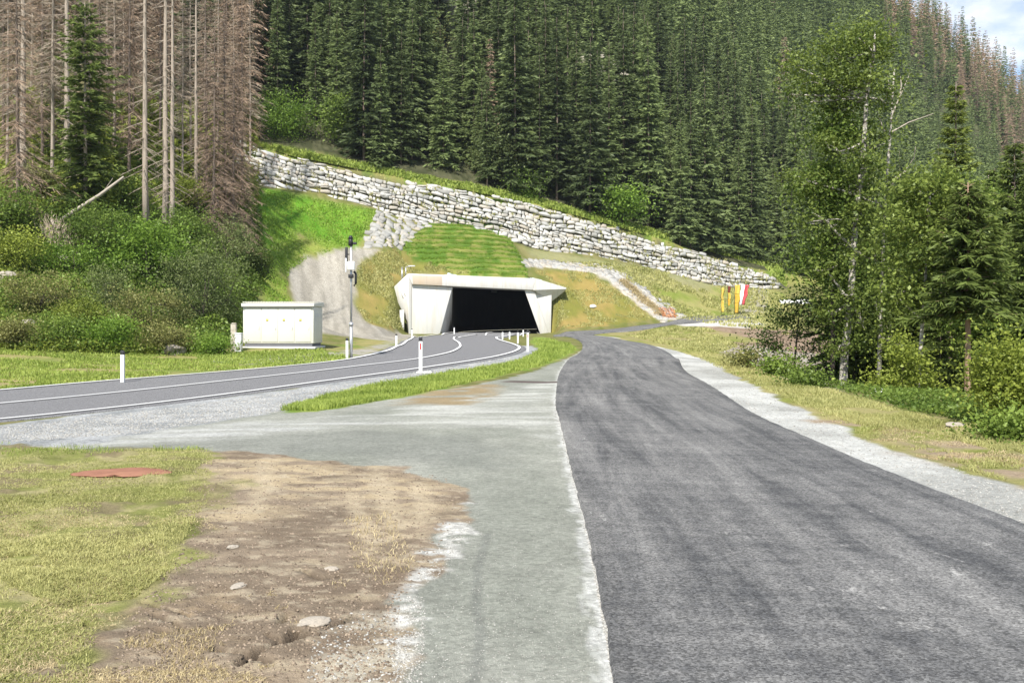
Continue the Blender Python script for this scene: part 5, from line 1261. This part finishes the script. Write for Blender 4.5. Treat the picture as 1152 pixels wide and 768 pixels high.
# fallen trunk, dead branch tangle
q0 = at(84, 238); q0 = P(86, 236, q0[1] - 4); q1 = P(139, 199, q0[1] - 1); lt = thing('fallen_trunk', 'thin pale fallen trunk leaning diagonally right of the dark green spruce', 'fallen trunk', q0)
MB().tube([(q1 - q0) * -.6, (0,0,0), (q1 - q0) * .5 + (0,0,-.1), q1 - q0], [.15,.13,.11,.06], 8).build('stem', M['wood'], lt, smooth=True); MB().tube([(q1 - q0) * .6, (q1 - q0) * .7 + (.3,-.2,.5)], [.04,.01], 5).build('broken_branch', M['wood'], lt)
q = at(66, 286); tg = thing('dead_branch_tangle', 'grey dead branch tangle with hanging twigs between the bushes on the left', 'dead branches', q); m_ = MB(); s = q[1] / F; r_ = np.random.default_rng(3)
m_.tube([(-.4,0,38*s),(0,-.3,24*s),(.5,-.2,6*s)], [.09,.07,.05], 6).tube([(-.1,-.2,30*s),(.7,-.3,20*s),(1.1,-.2,8*s)], [.06,.05,.03], 6)
m_.build('limb', M['wood'], tg); L = Leaves(); n = 900; t_ = r_.uniform(0, 1, n); c = np.c_[-.4 + t_ * 1.3 + r_.normal(0, .35, n), r_.normal(-.2, .3, n), (32 - 26 * t_) * s + r_.normal(0, .25, n)]
u = unit(np.c_[r_.normal(0, .35, n), r_.normal(0, .3, n), -np.ones(n)]) * .28; L.add(c, u, unit(np.cross(u, (0, 1, 0.1))) * .016, r_.uniform(0, 1, n)); link('twigs', L.mesh('twigs', M['deadpale']), tg)
print('T left', time.time() - T0)

# ---- undergrowth leaves on the left slope and under the right grove (nobody could count it)
def cover(name, polys, n, size, mat, hz=.35, seed=1, bias=None):
    rng = np.random.default_rng(seed); pp = np.concatenate([sample_poly(p, int(n * w), rng) for p, w in polys]); q = hit(pp[:, 0], pp[:, 1]); n_ = len(q)
    k = 4; q = np.repeat(q, k, 0); n_ = len(q); sc = np.maximum(1, q[:, 1] / 45)
    hh = fbm(q[:, 0] * .6, q[:, 1] * .6, seed, 4); q[:, :2] += rng.normal(0, .12, (n_, 2)); q[:, 2] += rng.uniform(0, 1, n_) * hz * (.2 + 1.8 * np.clip(hh - .25, 0, 1)) * sc
    u, v = rot_leaf(n_, rng); sz = size * rng.uniform(.6, 1.5, n_) * sc; L = Leaves(); L.add(q, u * sz[:, None] * .5, v * sz[:, None] * .35, hh + rng.normal(0, .2, n_) - .1)
    tag(link(name, L.mesh(name, mat)), kind='stuff')
cover('undergrowth', [([(0,240),(60,230),(150,235),(290,230),(300,300),(270,390),(200,400),(120,399),(0,392)], 1)], 22000, .13, M['leaf_mid'], .6, 1)
cover('tall_herbs', [([(0,300),(80,320),(140,350),(200,380),(250,396),(150,400),(0,394)], 1)], 9000, .10, M['leaf_yellow'], .5, 2)
cover('hillside_herbs', [([(0,120),(290,120),(290,235),(150,240),(0,250)], 1)], 16000, .18, M['leaf_yellow'], .9, 3)
cover('grove_undergrowth', [([(900,428),(950,440),(1040,464),(1152,488),(1152,455),(1040,440),(940,420)], 1)], 3000, .06, M['leaf_mid'], .16, 4)
# ---- grass
def turf(name, poly, n, h, w, mat, lean=.9, seed=1, wm=None, patch=None, tint=None):
    rng = np.random.default_rng(seed); pp = sample_poly(poly, n, rng); q = hit(pp[:, 0], pp[:, 1])
    if patch is not None:
        f = fbm(q[:, 0] * patch[0], q[:, 1] * patch[0], seed + 5, 4); q = q[f > patch[1]]
    if wm is not None:
        sdv = sdf(POLY[wm[0]], q[:, 0], q[:, 1]) + (fbm(q[:, 0] * 1.7, q[:, 1] * 1.7, seed, 4) - .5) * 1.2
        q = q[sdv + rng.normal(0, .12, len(sdv)) - rng.exponential(.15, len(sdv)) > wm[1] - .15]
    s = np.maximum(1, q[:, 1] / 14) ** .5; ht = fbm(q[:, 0] * .9, q[:, 1] * .9, seed + 9, 4)
    # relief under the near grass
    V, q4, t3, ti = blades(len(q), np.c_[q[:, :2], np.where(q[:, 1] < 45, zg(q[:, 0], q[:, 1]), q[:, 2]) - .006], h * s * (.5 + ht), w * s ** 1.6, lean, rng, tint=fbm(q[:, 0] * 1.1, q[:, 1] * 1.1, seed + 2, 4) if tint is None else tint)
    return grass_obj(name, V, q4, t3, ti, mat)
FG = [(0,504),(240,506),(234,560),(215,592),(190,645),(150,668),(60,680),(0,655),(-60,650),(-60,504)]
turf('foreground_grass', FG, 150000, .034, .006, M['grass_blade'], 1.4, 1, ('fg_grass', -.05), (1.5, .385))
turf('corner_grass', [(-60,650),(0,650),(60,675),(110,680),(100,768),(95,800),(-60,800)], 16000, .034, .006, M['grass_blade'], 1.5, 31, None, (1.8, .5))
turf('foreground_straw', [(0,580),(230,580),(330,690),(300,768),(290,800),(-60,800),(-60,620)], 75000, .03, .005, M['grass_straw'], 2.0, 2, None, (1.6, .47))
turf('straw_patch', [(385,585),(440,575),(470,640),(430,660),(400,640)], 900, .05, .005, M['grass_straw'], 1.8, 3, None, (2.0, .5))
turf('dirt_tufts', [(150,680),(420,640),(400,700),(250,760),(120,760)], 9000, .03, .005, M['grass_straw'], 1.5, 4, None, (1.9, .60))
turf('median_grass', [(316,462),(335,454),(380,443),(430,432),(500,420),(560,412),(594,402),(607,393),(600,384),(618,382),(642,388),(648,394),(610,411),(560,423),(520,432),(470,443),(420,452),(360,462)], 38000, .095, .010, M['grass_mid'], .9, 5, ('median', .0), None)
turf('verge_grass', [(700,384),(830,404),(880,426),(950,443),(1040,468),(1152,490),(1152,512),(1060,492),(985,482),(930,466),(900,456),(832,424),(760,393)], 42000, .06, .009, M['grass_blade'], 1.0, 6, ('verge_r', .05), (.8, .3))
turf('verge_straw', [(930,462),(1000,480),(1060,488),(1152,500),(1152,547),(1000,503),(905,460)], 16000, .04, .008, M['grass_straw'], 1.6, 33, None, (1.2, .5))
turf('verge_tufts', [(930,462),(1000,480),(1060,488),(1152,500),(1152,547),(1000,503),(905,460)], 14000, .05, .008, M['grass_blade'], 1.2, 34, None, (1.5, .52))
turf('left_verge_grass', [(0,392),(120,398),(270,397),(360,392),(399,404),(300,413),(139,427),(0,440)], 34000, .07, .014, M['grass_mid'], 1.0, 7, ('verge_l', .1), (.5, .36))
turf('lush_slope_grass', [(285,211),(425,237),(408,270),(345,292),(326,304),(322,330),(345,365),(300,345),(288,300)], 16000, .06, .02, M['grass_lush'], .9, 8)
turf('meadow_grass', [(620,295),(690,296),(870,328),(900,345),(895,378),(770,360),(690,305)], 18000, .10, .02, M['grass_blade'], .9, 9, None, (.4, .42))
turf('slope_grass', [(402,300),(425,284),(455,282),(505,303),(540,308),(460,306),(440,325),(446,350),(455,372),(412,362),(398,340)], 12000, .07, .016, M['grass_blade'], 1.0, 21, None, (.6, .42))
turf('ochre_slope_grass', [(602,305),(660,306),(690,324),(735,358),(690,365),(622,370),(617,342),(637,326)], 12000, .06, .014, M['grass_blade'], 1.0, 22, None, (.6, .42))
turf('wall_top_grass', [(275,160),(330,176),(480,205),(600,229),(756,272),(860,300),(885,325),(880,300),(756,265),(600,223),(480,200),(330,170)], 14000, .16, .035, M['grass_mid'], .9, 10)
turf('bank_grass', [(700,376),(766,368),(800,370),(830,390),(800,400),(760,391)], 10000, .08, .016, M['grass_blade'], .9, 11, None, (.5, .42))
turf('tall_edge_grass', [(0,498),(110,503),(220,503),(240,508),(60,512),(0,512)], 1600, .06, .006, M['grass_mid'], .9, 12, None, (1.3, .52))
# ---- loose stones and clods
def pebbles(name, poly, n, size, mat, seed, patch=None, flat=.6):
    rng = np.random.default_rng(seed); pp = sample_poly(poly, n, rng); q = hit(pp[:, 0], pp[:, 1])
    if patch: q = q[fbm(q[:, 0] * patch[0], q[:, 1] * patch[0], seed, 4) > patch[1]]
    q[:, 2] = np.where(q[:, 1] < 45, zg(q[:, 0], q[:, 1]), q[:, 2]); n = len(q); s = size * rng.uniform(.35, 1, n) ** 1.6 * 1.6 * np.maximum(1, q[:, 1] / 9) ** .7
    O = np.array([(1,0,0),(-.5,.87,0),(-.5,-.87,0),(.45,.3,.9),(-.5,.1,.8),(.1,-.5,.85),(0,0,-.6)]); az = rng.uniform(0, 6.28, n); ca, sa = np.cos(az)[:, None], np.sin(az)[:, None]
    J = O[None] + rng.normal(0, .18, (n, 7, 3)); X_ = J[..., 0] * ca - J[..., 1] * sa * .75; Y_ = J[..., 0] * sa + J[..., 1] * ca * .75
    V = np.stack([q[:, :1] + X_ * s[:, None], q[:, 1:2] + Y_ * s[:, None], q[:, 2:] + J[..., 2] * s[:, None] * flat], -1).reshape(-1, 3)
    Fq = np.array([(3,4,5),(0,1,3),(1,4,3),(1,2,4),(2,5,4),(2,0,5),(0,3,5)]); f = (np.arange(n)[:, None, None] * 7 + Fq[None]).reshape(-1, 3)
    tag(link(name, npmesh(name, V, [f], mat, {'tint': np.repeat(rng.uniform(0, 1, n), 7)})), kind='stuff')
pebbles('dirt_clods', [(230,512),(500,535),(520,570),(490,620),(450,680),(440,768),(120,768),(150,690),(220,590)], 7000, .009, M['clod'], 1)
pebbles('pale_gravel', [(345,768),(350,725),(390,690),(450,690),(470,720),(450,768)], 500, .008, M['gravel_stone'], 2)
pebbles('edge_gravel', [(440,768),(445,690),(500,600),(535,565),(525,600),(480,670),(475,768)], 1500, .006, M['gravel_stone'], 3, (2.0, .42))
pebbles('road_edge_grit', [(690,768),(663,620),(636,510),(622,460),(632,460),(648,510),(676,620),(712,768)], 5000, .006, M['gravel_stone'], 4)
pebbles('shoulder_gravel', [(0,498),(0,480),(200,458),(420,426),(560,402),(600,398),(560,415),(420,440),(320,462),(150,488)], 12000, .008, M['gravel_stone'], 5)
pebbles('apron_gravel', [(460,768),(480,690),(540,560),(640,520),(690,768)], 3500, .0035, M['gravel_stone'], 6)
pebbles('verge_stones', [(800,412),(900,462),(1000,505),(1152,550),(1152,596),(1020,534),(900,494),(800,436)], 2500, .008, M['gravel_stone'], 7)
pebbles('debris', [(800,392),(850,390),(920,402),(930,428),(880,424),(840,408)], 220, .02, M['gravel_stone'], 8)
print('T veg', time.time() - T0)
HAZE = 0.00014
# ------------------------------------------------------------------ camera, sun, sky
cam = bpy.data.cameras.new('camera'); cam.lens = 35; cam.sensor_width = 36; cam.clip_end = 5000; cam.clip_start = .05
cam.shift_y = -(384 - HY) / 1152
co = link('camera', cam, None, (0, 0, EYE)); co.rotation_euler = (math.pi / 2, 0, 0); S.camera = co
to_sun = Vector((-.18, -.68, .76)).normalized()
sun = bpy.data.lights.new('sun', 'SUN'); sun.energy = 4.6; sun.angle = math.radians(.55); sun.color = (1, .955, .88)
so = link('sun', sun, None, (0, 0, 60)); so.rotation_euler = to_sun.to_track_quat('Z', 'Y').to_euler()
w = bpy.data.worlds.new('World'); S.world = w; w.use_nodes = True; nt = w.node_tree; nt.nodes.clear()
def wn(t, **k):
    n = nt.nodes.new(t)
    for a, b in k.items(): setattr(n, a, b)
    return n
sky = wn('ShaderNodeTexSky', sky_type='NISHITA'); sky.sun_disc = False
sky.sun_elevation = math.asin(to_sun.z); sky.sun_rotation = math.atan2(to_sun.x, to_sun.y)
sky.air_density = 1.0; sky.dust_density = .6; sky.altitude = 1200
tc = wn('ShaderNodeTexCoord'); mp = wn('ShaderNodeMapping'); mp.inputs['Scale'].default_value = (1, 1, 2.2); mp.inputs['Location'].default_value = (.35, .1, .2)
nt.links.new(tc.outputs['Generated'], mp.inputs[0])
nz = wn('ShaderNodeTexNoise'); nz.inputs['Scale'].default_value = 5.0; nz.inputs['Detail'].default_value = 9; nz.inputs['Roughness'].default_value = .6; nt.links.new(mp.outputs[0], nz.inputs[0])
rp = wn('ShaderNodeMapRange'); rp.inputs[1].default_value = .47; rp.inputs[2].default_value = .66; nt.links.new(nz.outputs[0], rp.inputs[0])
mx = wn('ShaderNodeMix', data_type='RGBA'); nt.links.new(rp.outputs[0], mx.inputs[0]); nt.links.new(sky.outputs[0], mx.inputs[6]); mx.inputs[7].default_value = (6.5, 6.6, 6.8, 1)
bg = wn('ShaderNodeBackground'); bg.inputs[1].default_value = .11; nt.links.new(mx.outputs[2], bg.inputs[0])
ou = wn('ShaderNodeOutputWorld'); nt.links.new(bg.outputs[0], ou.inputs[0])
S.view_settings.view_transform = 'Standard'; S.view_settings.look = 'None'; S.view_settings.gamma = 1; S.view_settings.exposure = .8
S.cycles.max_bounces = 6; S.cycles.diffuse_bounces = 3; S.cycles.glossy_bounces = 2; S.cycles.transmission_bounces = 3; S.cycles.transparent_max_bounces = 4
S.cycles.sample_clamp_indirect = 4; S.cycles.use_denoising = False if False else S.cycles.use_denoising
if HAZE:
    hb = MB().box((40, 180, 140), (1000, 1000, 300)); ho = hb.build('haze', None); ho.data.materials.clear(); hm = bpy.data.materials.new('haze air'); hm.use_nodes = True; hn = hm.node_tree; hn.nodes.clear()
    pv = hn.nodes.new('ShaderNodeVolumePrincipled'); pv.inputs['Color'].default_value = (.82, .9, 1, 1); pv.inputs['Density'].default_value = HAZE; pv.inputs['Anisotropy'].default_value = .2
    oo = hn.nodes.new('ShaderNodeOutputMaterial'); hn.links.new(pv.outputs[0], oo.inputs['Volume']); ho.data.materials.append(hm); tag(ho, kind='stuff')
print('T done', time.time() - T0)
